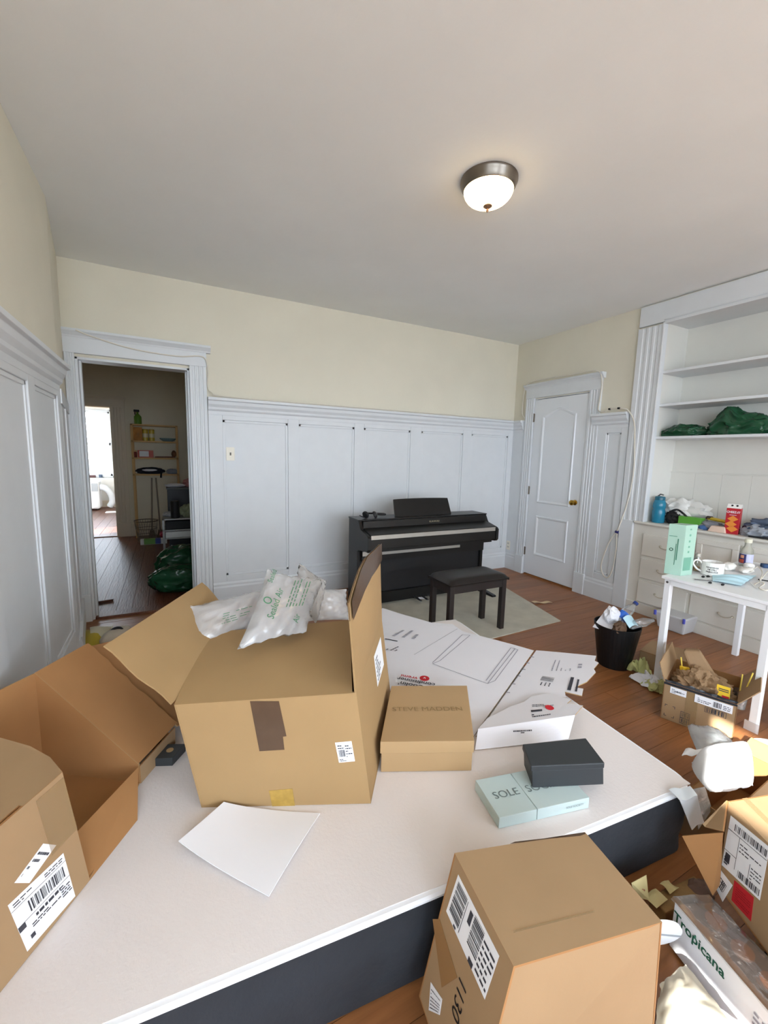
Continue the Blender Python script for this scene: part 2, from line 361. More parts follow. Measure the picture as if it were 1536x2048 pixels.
MB().prof([(0, 0), (.03, 0), (.034, .012), (.05, .03), (.06, .038), (.06, .055), (0, .055)], (-.64, D-.001, DZ+.13), (.35, D-.001, DZ+.13), (0, -1, 0), (0, 0, 1)).build('header_cornice', M_WHITE, t1, bevel=.002)
for (x0, x1, z0, z1) in ((DX0, DX0+.018, 0, DZ), (DX1-.018, DX1, 0, DZ), (DX0, DX1, DZ-.018, DZ)):
    boxp('jamb', M_WHITE, t1, x0, x1, D-.002, D+.142, z0, z1, .002)
for (x0, x1) in ((DX0+.018, DX0+.032), (DX1-.032, DX1-.018)): boxp('door_stop', M_WHITE, t1, x0, x1, D+.05, D+.09, .015, DZ-.018, .002)
# ---- left wall (bends towards the doorway), alcove beside the camera
def footprint(pts, z0, z1):
    mb = MB(); n = len(pts); a = mb.add([(x, y, z0) for x, y in pts]); b = mb.add([(x, y, z1) for x, y in pts])
    mb.face([a+i for i in reversed(range(n))]); mb.face([b+i for i in range(n)])
    for i in range(n): j = (i+1) % n; mb.face((a+i, a+j, b+j, b+i))
    return mb
wall_left = struct(footprint([(XL, 1.66), (XL, 3.03), (-.643, D-.001), (-.85, D-.001), (-.85, 1.66)], 0, H).build('wall_left', M_CREAM), 'cream plaster wall above grey white wainscot')
LP = [(1.80, 2.322), (2.431, 2.872)]
for a, b in ((1.66, 1.80), (2.322, 2.431), (2.872, 2.95)): boxp('stile', M_WHITE, wall_left, XL-.002, XL+.017, a, b, .2, 1.69, .003)
for a, b in LP:
    boxp('rail', M_WHITE, wall_left, XL-.002, XL+.0165, a, b, 1.632, 1.69, .003); boxp('rail', M_WHITE, wall_left, XL-.002, XL+.0165, a, b, .2, .30, .003)
    boxp('panel', M_WHITE, wall_left, XL-.002, XL+.003, a, b, .30, 1.632)
    q = MB(); m = .02
    for (y0, y1, z0, z1) in ((a, b, .3, .3+m), (a, b, 1.632-m, 1.632), (a, a+m, .3, 1.632), (b-m, b, .3, 1.632)): q.box(XL, XL+.009, y0, y1, z0, z1)
    q.build('panel_moulding', M_WHITE, wall_left, bevel=.003)
MB().prof(CROWN, (XL, 1.66, 1.662), (XL, 2.93, 1.662), (1, 0, 0), (0, 0, 1)).build('plate_rail', M_WHITE, wall_left, bevel=.002)
bw = V((-.113, .86, 0)).normalized(); bn = V((bw.y, -bw.x, 0))
def alongB(s0, s1, z0, z1, d, name):
    o = V((XL, 3.03, z0)); return MB().obox(o+bw*s0-bn*.003, bw*(s1-s0), bn*(d+.003), (0, 0, z1-z0)).build(name, M_WHITE, wall_left, bevel=.002)
alongB(-.08, .85, 1.60, 1.68, .012, 'rail'); alongB(.0, .85, .2, 1.60, .004, 'panel'); alongB(.3, .36, .2, 1.6, .012, 'stile')
struct(MB().prof([(0, 0), (.024, 0), (.024, .15), (.012, .2), (0, .2)], (XL, 1.66, 0), (XL, 3.03, 0), (1, 0, 0), (0, 0, 1)).build('baseboard_left', M_WHITE))
struct(MB().obox(V((XL, 3.03, 0)), bw*.83, bn*.022, (0, 0, .2)).build('baseboard_left', M_WHITE))
# alcove: return wall and window wall
struct(MB().box(XA-.14, -.851, 1.661, 1.80, 0, H).build('wall_alcove_end', M_CREAM))
WY0, WY1, WZ0, WZ1 = -.98, -.46, .85, 2.17
QY0, QY1, QZ0, QZ1 = -2.45, -1.2, .55, 2.42
wl = MB(); wl.box(XA-.14, XA, YF, QY0, 0, H); wl.box(XA-.14, XA, QY1, WY0, 0, H); wl.box(XA-.14, XA, QY0, QY1, 0, QZ0); wl.box(XA-.14, XA, QY0, QY1, QZ1, H); wl.box(XA-.14, XA, WY1, 1.66, 0, H); wl.box(XA-.14, XA, WY0, WY1, 0, WZ0); wl.box(XA-.14, XA, WY0, WY1, WZ1, H); wl.box(XA-.14, XA, WY0, WY1, 1.48, 1.73)  # last box: unseen wall strip added between the stacked windows to block sun
struct(wl.build('wall_alcove_side', M_CREAM))
def window(n, o, u, w, z0, z1, nrm, t=.14, label=None, sashes=2, glass=None):
    """sash window in an opening: o = lower corner on the inner wall face, u = unit along wall, nrm = into the room"""
    o, u, nrm = V(o), V(u), V(nrm); root = root_struct('window_%d' % n, o+u*(w/2), label)
    def bar(a0, a1, h0, h1, d0, d1, name='sash_bar'):
        MB().obox(o+u*a0+V((0, 0, h0))-nrm*d1, u*(a1-a0), nrm*(d1-d0), (0, 0, h1-h0)).build(name, M_WHITE, root, bevel=.003)
    h = z1-z0; f = .035
    for a0, a1, h0, h1 in ((0, f, 0, h), (w-f, w, 0, h), (0, w, 0, f), (0, w, h-f, h)): bar(a0, a1, h0, h1, .0, t, 'window_frame')
    for k, (h0, h1, d) in enumerate(((f, h/2+.02, .05), (h/2-.02, h-f, .09)) if sashes == 2 else ((f, h-f, .05),)):
        for a0, a1, b0, b1 in ((f, f+.045, h0, h1), (w-f-.045, w-f, h0, h1), (f, w-f, h0, h0+.05), (f, w-f, h1-.045, h1)): bar(a0, a1, b0, b1, d, d+.03)
        MB().obox(o+u*(f+.04)+V((0, 0, h0+.045))-nrm*(d+.018), u*(w-2*f-.08), nrm*.004, (0, 0, h1-h0-.085)).build('pane', glass or M_PANE, root)
    MB().obox(o-u*.06+V((0, 0, -.03))-nrm*.01, u*(w+.12), nrm*.08, (0, 0, .03)).build('window_sill', M_WHITE, root, bevel=.004)
    for a0, a1, h0, h1 in ((-.11, 0, -.0, h), (w, w+.11, -.0, h), (-.11, w+.11, h, h+.10)):
        MB().obox(o+u*a0+V((0, 0, h0)), u*(a1-a0), nrm*.022, (0, 0, h1-h0)).build('casing', M_WHITE, root, bevel=.003)
    return root
window(1, (XA, WY0, WZ0), (0, 1, 0), WY1-WY0, WZ0, 1.48, (1, 0, 0), label='narrow sash window in the alcove side wall'); window(5, (XA, WY0, 1.73), (0, 1, 0), WY1-WY0, 1.73, WZ1, (1, 0, 0), label='unseen upper alcove window, split off to shape the sun patch', sashes=1)  # unseen opening split in two so the sun falls in bands
portal((XA-.15, (WY0+WY1)/2, (WZ0+WZ1)/2), (0, radians(-90), 0), WZ1-WZ0, WY1-WY0, 'alcove_window_offscreen')
window(6, (XA, QY0, QZ0), (0, 1, 0), QY1-QY0, QZ0, QZ1, (1, 0, 0), label='unseen wide alcove window added to brighten the right wall'); portal((XA-.15, (QY0+QY1)/2, (QZ0+QZ1)/2), (0, radians(-90), 0), QZ1-QZ0, QY1-QY0, 'alcove_fill_window_offscreen')  # unseen window added as fill light for the right wall
# ---- wall behind the camera with two wide windows
FW = [(-.85, 1.0), (1.4, 3.3)]; FZ0, FZ1 = .55, 2.45
wf = MB(); xs = [XA-.14, FW[0][0], FW[0][1], FW[1][0], FW[1][1], XR+.4]
for i in (0, 2, 4): wf.box(xs[i], xs[i+1], YF-.14, YF, 0, H)
for a, b in FW: wf.box(a, b, YF-.14, YF, 0, FZ0); wf.box(a, b, YF-.14, YF, FZ1, H)
struct(wf.build('wall_front', M_CREAM))
for i, (a, b) in enumerate(FW):
    window(2+i, (b, YF, FZ0), (-1, 0, 0), b-a, FZ0, FZ1, (0, 1, 0))
    portal(((a+b)/2, YF-.15, (FZ0+FZ1)/2), (radians(90), 0, 0), b-a, FZ1-FZ0, 'window_front_offscreen')
# ---- right wall: door, wainscot panel, built-in niche
NY0, NY1, NZ1 = .62, 2.212, 2.512          # niche along y, head height
dY0, dY1, dZ = 2.861, 3.572, 2.03
wr = MB(); wr.box(XR, XR+.14, dY1, D, 0, H+.05); wr.box(XR, XR+.14, dY0, dY1, dZ, H+.05); wr.box(XR, XR+.14, NY1, dY0, 0, H+.05)
wr.box(XR, XR+.14, NY0, NY1, NZ1, H+.05); wr.box(XR, XR+.14, YF-.1, NY0, 0, H+.05)
wall_right = struct(wr.build('wall_right', M_CREAM), 'cream plaster wall with door and built-in shelves')
mX = (-1, 0, 0)
MB().prof(CROWN, (XR, 2.795, 1.662), (XR, 2.437, 1.662), mX, (0, 0, 1)).build('plate_rail', M_WHITE, wall_right, bevel=.002)
MB().prof(CROWN, (XR, D, 1.662), (XR, 3.705, 1.662), mX, (0, 0, 1)).build('plate_rail', M_WHITE, wall_right, bevel=.002)
boxp('stile', M_WHITE, wall_right, XR-.017, XR, 3.70, D-.017, .2, 1.67, .003)
for a, b in ((2.648, 2.76), (2.434, 2.498)): boxp('stile', M_WHITE, wall_right, XR-.017, XR, a, b, .2, 1.67, .003)
boxp('rail', M_WHITE, wall_right, XR-.0165, XR, 2.498, 2.648, 1.62, 1.67, .003); boxp('rail', M_WHITE, wall_right, XR-.0165, XR, 2.498, 2.648, .2, .26, .003)
boxp('panel', M_WHITE, wall_right, XR-.003, XR, 2.498, 2.648, .26, 1.62)
q = MB()
for (y0, y1, z0, z1) in ((2.498, 2.648, .26, .278), (2.498, 2.648, 1.602, 1.62), (2.498, 2.516, .26, 1.62), (2.63, 2.648, .26, 1.62)): q.box(XR-.009, XR, y0, y1, z0, z1)
q.build('panel_moulding', M_WHITE, wall_right, bevel=.003)
BBP = [(0, 0), (.026, 0), (.026, .15), (.02, .165), (.02, .18), (.012, .205), (0, .205)]
struct(MB().prof(BBP, (XR, 2.75, 0), (XR, 2.30, 0), mX, (0, 0, 1)).build('baseboard_right', M_WHITE))
struct(MB().prof(BBP, (XR, D-.026, 0), (XR, 3.70, 0), mX, (0, 0, 1)).build('baseboard_right', M_WHITE))
t2 = root_struct('trim_2', (XR, 3.2, 0), 'white casing around the closet door')
MB().prof(casing(.118), (XR+.001, dY1, .21), (XR+.001, dY1, dZ+.01), (0, 1, 0), mX).build('casing', M_WHITE, t2)
MB().prof(casing(.118), (XR+.001, dY0-.118, .21), (XR+.001, dY0-.118, dZ+.01), (0, 1, 0), mX).build('casing', M_WHITE, t2)
for a in (dY1, dY0-.122): boxp('plinth_block', M_WHITE, t2, XR-.036, XR, a, a+.122, 0, .212, .004)
boxp('header', M_WHITE, t2, XR-.028, XR, dY0-.12, dY1+.12, dZ+.01, dZ+.115, .003)
MB().prof([(0, 0), (.03, 0), (.034, .012), (.05, .03), (.06, .038), (.06, .055), (0, .055)], (XR, dY0-.145, dZ+.112), (XR, dY1+.14, dZ+.112), mX, (0, 0, 1)).build('header_cornice', M_WHITE, t2, bevel=.002)
for (y0, y1, z0, z1) in ((dY0-.001, dY0+.004, 0, dZ), (dY1-.004, dY1+.001, 0, dZ), (dY0, dY1, dZ-.004, dZ+.001)): boxp('jamb', M_WHITE, t2, XR-.002, XR+.13, y0, y1, z0, z1)
MB().prof([(0, 0), (.12, 0), (.12, .012), (.02, .012), (0, .004)], (XR-.01, dY0+.005, 0), (XR-.01, dY1-.005, 0), (1, 0, 0), (0, 0, 1)).build('door_sill', M_FLOOR, t2)
# door leaf with arched upper panel and square lower panel
dr = root_struct('door_1', (XR, (dY0+dY1)/2, .02), 'white two panel closet door with arched upper panel')
xf = XR-.006
boxp('leaf', M_DOOR, dr, xf, xf+.036, dY0+.007, dY1-.007, .02, dZ-.010, .002)
def ring(pts, w, h0, name):                 # raised moulding following a closed outline on the door face
    mb = MB(); n = len(pts); c = V((0, sum(p[0] for p in pts)/n, sum(p[1] for p in pts)/n))
    prof = [(0, 0), (.25, h0), (.6, h0*.75), (1, 0)]
    idx = []
    for i, (yy, zz) in enumerate(pts):
        a = V((0, *pts[i-1])); p = V((0, yy, zz)); b = V((0, *pts[(i+1) % n])); t1_ = (p-a).normalized(); t2_ = (b-p).normalized(); tn = (t1_+t2_).normalized()
        nn = V((0, -tn.z, tn.y))
        if nn.dot(c-p) < 0: nn = -nn
        kk = w/max(.5, abs(nn.dot(V((0, -t1_.z, t1_.y)))))
        idx.append(mb.add([V((xf, p.y, p.z))+nn*(kk*s)+V((-hh, 0, 0)) for s, hh in prof]))
    for i in range(n):
        a, b = idx[i], idx[(i+1) % n]
        for k in range(3): mb.face((a+k, b+k, b+k+1, a+k+1))
        mb.face((a+3, b+3, b, a))
    return mb.build(name, M_DOOR, dr)
up = [(3.44, .852), (2.997, .885)]; up = [(3.44, .868), (3.0, .868), (3.0, 1.835)]
for i in range(13):
    t = i/12; yy = 3.0+.44*t; s = sin(pi*min(max((t-.0)/1.0, 0), 1))**1.6; up.append((yy, 1.835+.075*s)) if 0 < i < 12 else None
up.append((3.44, 1.835)); ring(up, .03, .011, 'panel_moulding'); ring([(3.432, .262), (2.998, .262), (2.998, .718), (3.432, .718)], .03, .011, 'panel_moulding')
kn = MB().lathe([(.026, 0), (.028, .006), (.012, .012), (.010, .03), (.022, .036), (.028, .05), (.026, .06), (.012, .068)], (xf, 2.934, .923), 20, mX); lab(kn.build('door_knob', M_BRASS, dr, smooth=True), 'round brass door knob')
for z in (1.824, .998, .281): MB().box(xf-.006, xf+.004, dY1-.014, dY1+.006, z-.045, z+.045).lathe([(.006, -.048), (.006, .048)], (xf-.006, dY1-.002, z), 8).build('hinge', M_HINGE, dr)
struct(MB().box(XR+.141, XR+.16, dY0-.3, dY1+.3, -.05, H+.05).box(XR+.0405, XR+.141, dY0-.3, dY0-.28, -.05, H).build('wall_closet', M_SUB))
# switch, outlet, corner cable box
s1 = tag(MB().box(.455, .525, D-.006, D+.0, 1.28, 1.395).build('light_switch', mat('ivory_plate', 'EFE9DA', .4), bevel=.003), 'ivory light switch plate on the white wainscot', 'switch')
MB().box(.484, .496, D-.016, D-.004, 1.325, 1.35).build('toggle', mat('switch_toggle', '6B6357', .4), s1)
s2 = tag(MB().box(XR-.021, XR-.016, 3.80, 3.86, .235, .345).build('wall_outlet', mat('ivory_plate', 'EFE9DA', .4), bevel=.003), 'white wall outlet low in the corner beside the door casing', 'outlet')
for z in (.262, .305): MB().box(XR-.0225, XR-.019, 3.815, 3.845, z, z+.022).build('socket', mat('socket_grey', 'C9C5BB', .5), s2)
# ---- hall and far room shells
hb = MB(); HY = 7.6; hb.box(-1.6, -1.36, HY, HY+.11, 0, 2.7); hb.box(-.721, .55, HY, HY+.11, 0, 2.7); hb.box(-1.36, -.721, HY, HY+.11, 1.97, 2.7)
hw = struct(hb.build('wall_hall_back', M_CREAM2), 'cream wall at the end of the hall')
struct(MB().box(.42, .56, D+.141, HY, 0, 2.7).build('wall_hall_right', M_CREAM2))
struct(MB().box(-1.64, -1.5, D+.141, HY, 0, 2.7).build('wall_hall_left', M_CREAM2))
t3 = root_struct('trim_3', (-.64, HY, 0), 'white casing of the far doorway')
M_OLDW = mat('old_white_paint', 'DDD3BE', .5)
MB().prof(casing(.17), (-.721, HY, .22), (-.721, HY, 1.975), (1, 0, 0), (0, -1, 0)).build('casing', M_OLDW, t3)
boxp('plinth_block', M_OLDW, t3, -.725, -.545, HY-.034, HY, 0, .22, .004)
boxp('header', M_OLDW, t3, -1.5, -.545, HY-.028, HY, 1.975, 2.09, .003)
MB().prof([(0, 0), (.03, 0), (.05, .03), (.055, .045), (0, .045)], (-1.5, HY, 2.085), (-.53, HY, 2.085), (0, -1, 0), (0, 0, 1)).build('header_cornice', M_OLDW, t3)
boxp('jamb', M_OLDW, t3, -.74, -.72, HY-.002, HY+.112, 0, 1.972)
for z in (.9, .35): boxp('hinge', M_BRASS, t3, -.724, -.716, HY+.02, HY+.05, z-.04, z+.04)
struct(MB().prof([(0, 0), (.02, 0), (.02, .15), (.01, .18), (0, .18)], (-.545, HY, 0), (.42, HY, 0), (0, -1, 0), (0, 0, 1)).build('baseboard_hall', M_OLDW))
t4 = root_struct('trim_4', (.42, 6.2, 0), 'white casing of a side door in the hall')
for (y0, y1, z0, z1) in ((6.75, 6.9, 0, 2.05), (5.75, 5.9, 0, 2.05), (5.7, 6.95, 2.05, 2.17)): boxp('casing', M_OLDW, t4, .39, .42, y0, y1, z0, z1, .004)
dh = root_struct('door_2', (.41, 6.3, 0), 'white painted side door in the hall')
boxp('leaf', M_OLDW, dh, .400, .42, 5.9, 6.75, .012, 2.05)
for z in (1.15, 1.25): MB().lathe([(.012, 0), (.014, .02), (.002, .03)], (.40, 6.68, z), 10, mX).build('door_latch', M_BLK2, dh)
struct(MB().prof([(0, 0), (.02, 0), (.02, .15), (.01, .18), (0, .18)], (.42, D+.142, 0), (.42, 5.74, 0), mX, (0, 0, 1)).build('baseboard_hall', M_OLDW))
M_FARW = mat('far_room_plaster', 'E2E1DC', .8)
fy = 11.7; fx0, fx1, fz0, fz1 = -1.93, -1.13, .68, 2.25
fb = MB(); fb.box(-3.2, fx0, fy, fy+.3, 0, 2.7); fb.box(fx1, .8, fy, fy+.3, 0, 2.7); fb.box(fx0, fx1, fy, fy+.3, 0, fz0); fb.box(fx0, fx1, fy, fy+.3, fz1, 2.7)
struct(fb.build('wall_far_room_back', M_FARW)); struct(MB().box(.7, .84, 7.711, fy, 0, 2.7).build('wall_far_room_right', M_FARW)); struct(MB().box(-3.24, -3.1, 7.711, fy, 0, 2.7).build('wall_far_room_left', M_FARW))
window(4, (fx0, fy+.1, fz0), (1, 0, 0), fx1-fx0, fz0, fz1, (0, -1, 0), t=.12, label='bright sash window of the far room')
portal(((fx0+fx1)/2, fy+.28, (fz0+fz1)/2), (radians(-90), 0, 0), fx1-fx0, fz1-fz0, 'far_window_portal')
struct(MB().box(-3.1, .7, fy-.02, fy, 0, .15).build('baseboard_far_room', M_OLDW))
# ================================================================== BUILT-IN SHELVES
bi = thing('built_in_shelves', 'white built-in wall shelves over painted drawers and cupboards', 'cabinet', (XR, 1.4, 0))
XB = XR+.335
M_NICHE = mat('niche_paint', 'DDDBD3', .5, var=.02)
boxp('ledge', M_NICHE, bi, XB-.020, XB+.001, NY0, NY1, 1.268, 1.279, .002)
boxp('back_panel', M_NICHE, bi, XB, XB+.02, NY0-.02, NY1+.02, .8, NZ1+.02)
yb = NY1
while yb > NY0:                                             # boarded lower back
    boxp('back_board', M_NICHE, bi, XB-.012, XB+.003, max(yb-.1995, NY0), yb-.0005, .83, 1.272, .0012); yb -= .2
boxp('side_panel', M_NICHE, bi, XR, XB, NY1-.001, NY1+.012, .83, NZ1); boxp('side_panel', M_NICHE, bi, XR, XB, NY0-.012, NY0, .83, NZ1)
boxp('head_panel', M_WHITE, bi, XR, XB, NY0, NY1, NZ1-.002, NZ1+.012)
for z in (2.123, 1.850, 1.577): boxp('shelf', M_WHITE, bi, XR+.012, XB, NY0, NY1, z-.022, z, .003)
boxp('base_casing', M_WHITE, bi, XR-.03, XR, NY1+.086, NY1+.209, 0, .83, .003)
CP = casing(.205, .03)
MB().prof(CP, (XR, NY1+.004, .83), (XR, NY1+.004, 2.50), (0, 1, 0), mX).build('side_casing', M_WHITE, bi)
boxp('edge_bead', M_WHITE, bi, XR-.036, XR+.02, NY1-.012, NY1+.004, .83, NZ1+.0, .004)
boxp('head_casing', M_WHITE, bi, XR-.028, XR, NY0-.2, NY1+.21, NZ1+.004, H-.012, .003)
boxp('head_bead', M_WHITE, bi, XR-.040, XR+.02, NY0, NY1-.012, NZ1-.014, NZ1+.008, .004); boxp('head_bead', M_WHITE, bi, XR-.034, XR, NY0, NY1, NZ1+.016, NZ1+.026, .003)
MB().prof([(0, 0), (.012, 0), (.02, .012), (.036, .016), (.036, .034), (0, .034)], (XR, NY0-.1, .800), (XR, NY1+.075, .800), mX, (0, 0, 1)).build('counter_nosing', M_CABP, bi, bevel=.002)
boxp('counter', M_CABP, bi, XR, XB+.01, NY0, NY1+.0, .812, .834)
boxp('face_frame', M_CABP, bi, XR-.002, XR+.012, NY0-.1, NY1+.085, .0, .80); boxp('plinth', M_CABP, bi, XR-.012, XR, NY0-.1, NY1+.085, 0, .095, .003)
def pull(par, y, z):
    MB().tube(smoothpath([(XR-.016, y+.045, z+.006), (XR-.032, y+.03, z-.004), (XR-.036, y, z-.010), (XR-.032, y-.03, z-.004), (XR-.016, y-.045, z+.006)], 4), .0045, 6).lathe([(.012, 0), (.010, .004)], (XR-.014, y+.046, z+.006), 8, mX).lathe([(.012, 0), (.010, .004)], (XR-.014, y-.046, z+.006), 8, mX).build('handle', mat('painted_pull', 'C8C0B0', .4, metal=.3), par)
for (a, b) in ((1.80, 2.203), (1.27, 1.775), (.75, 1.245)):
    rows = ((.535, .727), (.330, .506), (.109, .306)) if a > 1.7 else ((.109, .306),)
    for z0, z1 in rows:
        dw = boxp('drawer', M_CABP, bi, XR-.016, XR+.002, a, b, z0, z1, .005); pull(dw, (a+b)/2, (z0+z1)/2+.005)
for (a, b) in ((1.495, 1.775), (1.215, 1.478), (.94, 1.2)):
    cdr = boxp('cupboard_door', M_CABP, bi, XR-.012, XR+.002, a, b, .33, .765, .003)
    q = MB()
    for (y0, y1, z0, z1) in ((a, b, .33, .37), (a, b, .725, .765), (a, a+.04, .37, .725), (b-.04, b, .37, .725)): q.box(XR-.020, XR-.010, y0, y1, z0, z1)
    q.build('door_frame', M_CABP, cdr, bevel=.003)
    MB().lathe([(.006, 0), (.006, .012), (.013, .016), (.014, .024), (.006, .03)], (XR-.02, b-.02, .60), 12, mX).build('knob', M_STEEL, cdr, smooth=True)

# ================================================================== CEILING LAMP
lc = (oz(921, 366, H)+oz(1037, 352, H))/2; lr = (oz(921, 366, H)-oz(1037, 352, H)).length/2
lc = V((lc.x, lc.y, H-.004)); lamp = thing('ceiling_lamp', 'round flush ceiling lamp with lit glass bowl and brushed metal rim', 'lamp', lc); dn = (0, 0, -1)
MB().lathe([(lr, -.0), (lr*1.0, .012), (lr*.96, .018), (lr*.95, .03), (lr*.90, .040), (lr*.885, .046), (lr*.87, .048), (lr*.87, .034)], lc, 40, dn).build('rim', M_NICKEL, lamp, smooth=True)
gl = [(lr*.87*cos(t), .044+.070*sin(t)) for t in [i*pi/2/10 for i in range(10)]]+[(.004, .114)]
MB().lathe(gl, lc, 36, dn).build('glass_bowl', mat('lit_glass', 'FFE9C4', .4, emit='FFDFA6', estr=4.5), lamp, smooth=True)
MB().lathe([(.02, .111), (.022, .116), (.012, .123), (.005, .127), (.007, .135), (.002, .143)], lc, 14, dn).build('finial', mat('finial_bronze', '9A7A64', .35, metal=.8), lamp, smooth=True)

# ================================================================== PIANO, BENCH, MAT
px0, px1, pyb, pyf = 1.430, 2.825, 3.45, 3.05
pi_ = thing('digital_piano', 'black upright digital piano with closed lid and music rest', 'piano', ((px0+px1)/2, 3.25, 0))
sp = [(pyb, 0), (pyb, .798), (3.236, .798), (3.222, .775), (3.205, .745), (3.19, .728), (3.07, .700), (3.055, .694), (3.04, .68), (3.04, .585), (3.055, .565), (3.22, .545), (3.255, .53), (3.255, .02), (3.26, 0)]
for x0, x1 in ((px0, px0+.03), (px1-.03, px1)):
    mb = MB(); n = len(sp); a = mb.add([(x0, y, z) for y, z in sp]); b = mb.add([(x1, y, z) for y, z in sp]); mb.face([a+i for i in range(n)]); mb.face([b+i for i in reversed(range(n))])
    for i in range(n): j = (i+1) % n; mb.face((a+i, a+j, b+j, b+i))
    mb.build('side_panel', M_BLK, pi_, bevel=.003)
boxp('top_board', M_BLK, pi_, px0-.004, px1+.004, 3.228, pyb+.004, .797, .808, .003)
ib, ia = px1-.03, px0+.03
MB().hexa([(ia, 3.056, .69), (ib, 3.056, .69), (ib, 3.20, .722), (ia, 3.20, .722), (ia, 3.056, .704), (ib, 3.056, .704), (ib, 3.20, .74), (ia, 3.20, .74)]).build('key_lid', M_BLK, pi_, bevel=.003)
boxp('name_board', M_BLK, pi_, ia, ib, 3.20, 3.24, .70, .797, .003)
boxp('lid_strip', M_SILV, pi_, ia+.005, ib-.005, 3.050, 3.057, .664, .699, .001)
boxp('key_slip', M_BLK, pi_, ia, ib, 3.052, 3.10, .582, .662, .003); boxp('key_bed', M_BLK, pi_, ia, ib, 3.10, 3.44, .545, .60)
boxp('speaker_strip', M_SILV, pi_, ia, ib-.30, 3.205, 3.235, .492, .532, .001)
boxp('front_rail', M_BLK, pi_, ia, ib, 3.212, 3.24, .44, .545)
boxp('kick_board', M_BLK2, pi_, ia, ib, 3.285, 3.30, .05, .545); boxp('bottom_rail', M_BLK, pi_, ia, ib, 3.25, 3.31, .03, .13, .003)
for x in (px0, px1-.05): MB().hexa([(x, 3.02, 0), (x+.05, 3.02, 0), (x+.05, 3.4, 0), (x, 3.4, 0), (x, 3.02, .025), (x+.05, 3.02, .025), (x+.05, 3.4, .06), (x, 3.4, .06)]).build('foot', M_BLK, pi_, bevel=.008)
for i in (-1, 0, 1): MB().hexa([(2.10+i*.075-.012, 3.13, .035), (2.10+i*.075+.012, 3.13, .035), (2.10+i*.075+.014, 3.27, .045), (2.10+i*.075-.014, 3.27, .045), (2.10+i*.075-.012, 3.13, .043), (2.10+i*.075+.012, 3.13, .043), (2.10+i*.075+.014, 3.27, .055), (2.10+i*.075-.014, 3.27, .055)]).build('pedal', M_STEEL, pi_, bevel=.004)
b0, b1 = oy(790, 1037, 3.30), oy(903, 1030, 3.30); t0, t1_ = oy(787, 998, 3.37), oy(895, 996, 3.37)
zb = .806; b0.z = b1.z = zb; t0.z = t1_.z = (t0.z+t1_.z)/2
def mr_fn(u, v):
    p = bil([b0, b1, t1_, t0], u, v); p.z += .006*(1-(2*u-1)**2)*v; return p
MB().sheet(mr_fn, 12, 4, .014).build('music_rest', M_BLK, pi_, bevel=.003)
text('KAWAI', (2.18, 3.2, .765), (1, 0, 0), (0, 0, 1), .016, mat('pale_gilt', 'B5A98C', .4), pi_, 'maker_name', sx=1.5)
# power cable on the floor behind
tag(MB().tube(smoothpath([(1.36, 3.60, .004), (1.44, 3.66, .004), (1.55, 3.72, .05), (1.60, 3.80, .18)], 6), .004, 6).build('power_cord', M_BLK2), 'thin black power cord behind the piano', 'cord')
# headphones on the lid
hp0 = oz(745, 1036, .809); hp = thing('headphones', 'black folding headphones lying on the piano top', 'headphones', hp0)
for dx, dy_, az in ((-.065, .0, .3), (.015, -.02, -.4)):
    c = hp0+V((dx, dy_, .033)); ax = V((cos(az), sin(az), .45)).normalized()
    cp = MB().lathe([(.022, -.016), (.031, -.013), (.033, 0), (.028, .01), (.015, .016)], c, 18, ax).build('ear_cup', M_BLK2, hp, smooth=True)
    MB().lathe([(.014, .0), (.014, .002), (.002, .003)], c+ax*.0155, 14, ax).build('ear_badge', M_STEEL, cp)
MB().tube(smoothpath([hp0+V(p) for p in ((-.065, .0, .04), (-.02, .05, .035), (.05, .06, .03), (.12, .03, .028), (.125, .0, .026), (.06, -.01, .03), (.015, -.02, .04))], 6), .008, 8).build('headband', M_BLK2, hp, smooth=True)
MB().tube(smoothpath([hp0+V(p) for p in ((-.08, 0, .01), (-.11, -.01, .02), (-.13, -.01, .03))], 4), .004, 6).build('boom', M_BLK2, hp)
# bench
bx, by = 1.795, 2.394; bn_ = thing('piano_bench', 'black piano bench with padded seat and square legs', 'bench', (bx+.28, by+.14, 0))
for x in (bx+.008, bx+.512):
    for y in (by+.008, by+.236): boxp('leg', M_BENCH, bn_, x, x+.04, y, y+.04, 0, .415, .003)
for (x0, x1, y0, y1) in ((bx+.02, bx+.54, by+.012, by+.03), (bx+.02, bx+.54, by+.254, by+.272), (bx+.012, bx+.03, by+.02, by+.264), (bx+.53, bx+.548, by+.02, by+.264)): boxp('apron', M_BENCH, bn_, x0, x1, y0, y1, .355, .415, .002)
def seat_fn(u, v):
    e = .016; x = bx-.004+.568*u; y = by-.004+.292*v; k = (1-abs(2*u-1)**6)*(1-abs(2*v-1)**6); return (x, y, .43+.042*k**.5)
sm = MB().sheet(seat_fn, 24, 16, .0); sm = MB()
sm.sheet(seat_fn, 24, 16, .02); sm.build('seat', M_LEATH, bn_, smooth=True); boxp('seat_board', M_LEATH, bn_, bx, bx+.56, by, by+.284, .412, .434, .008)
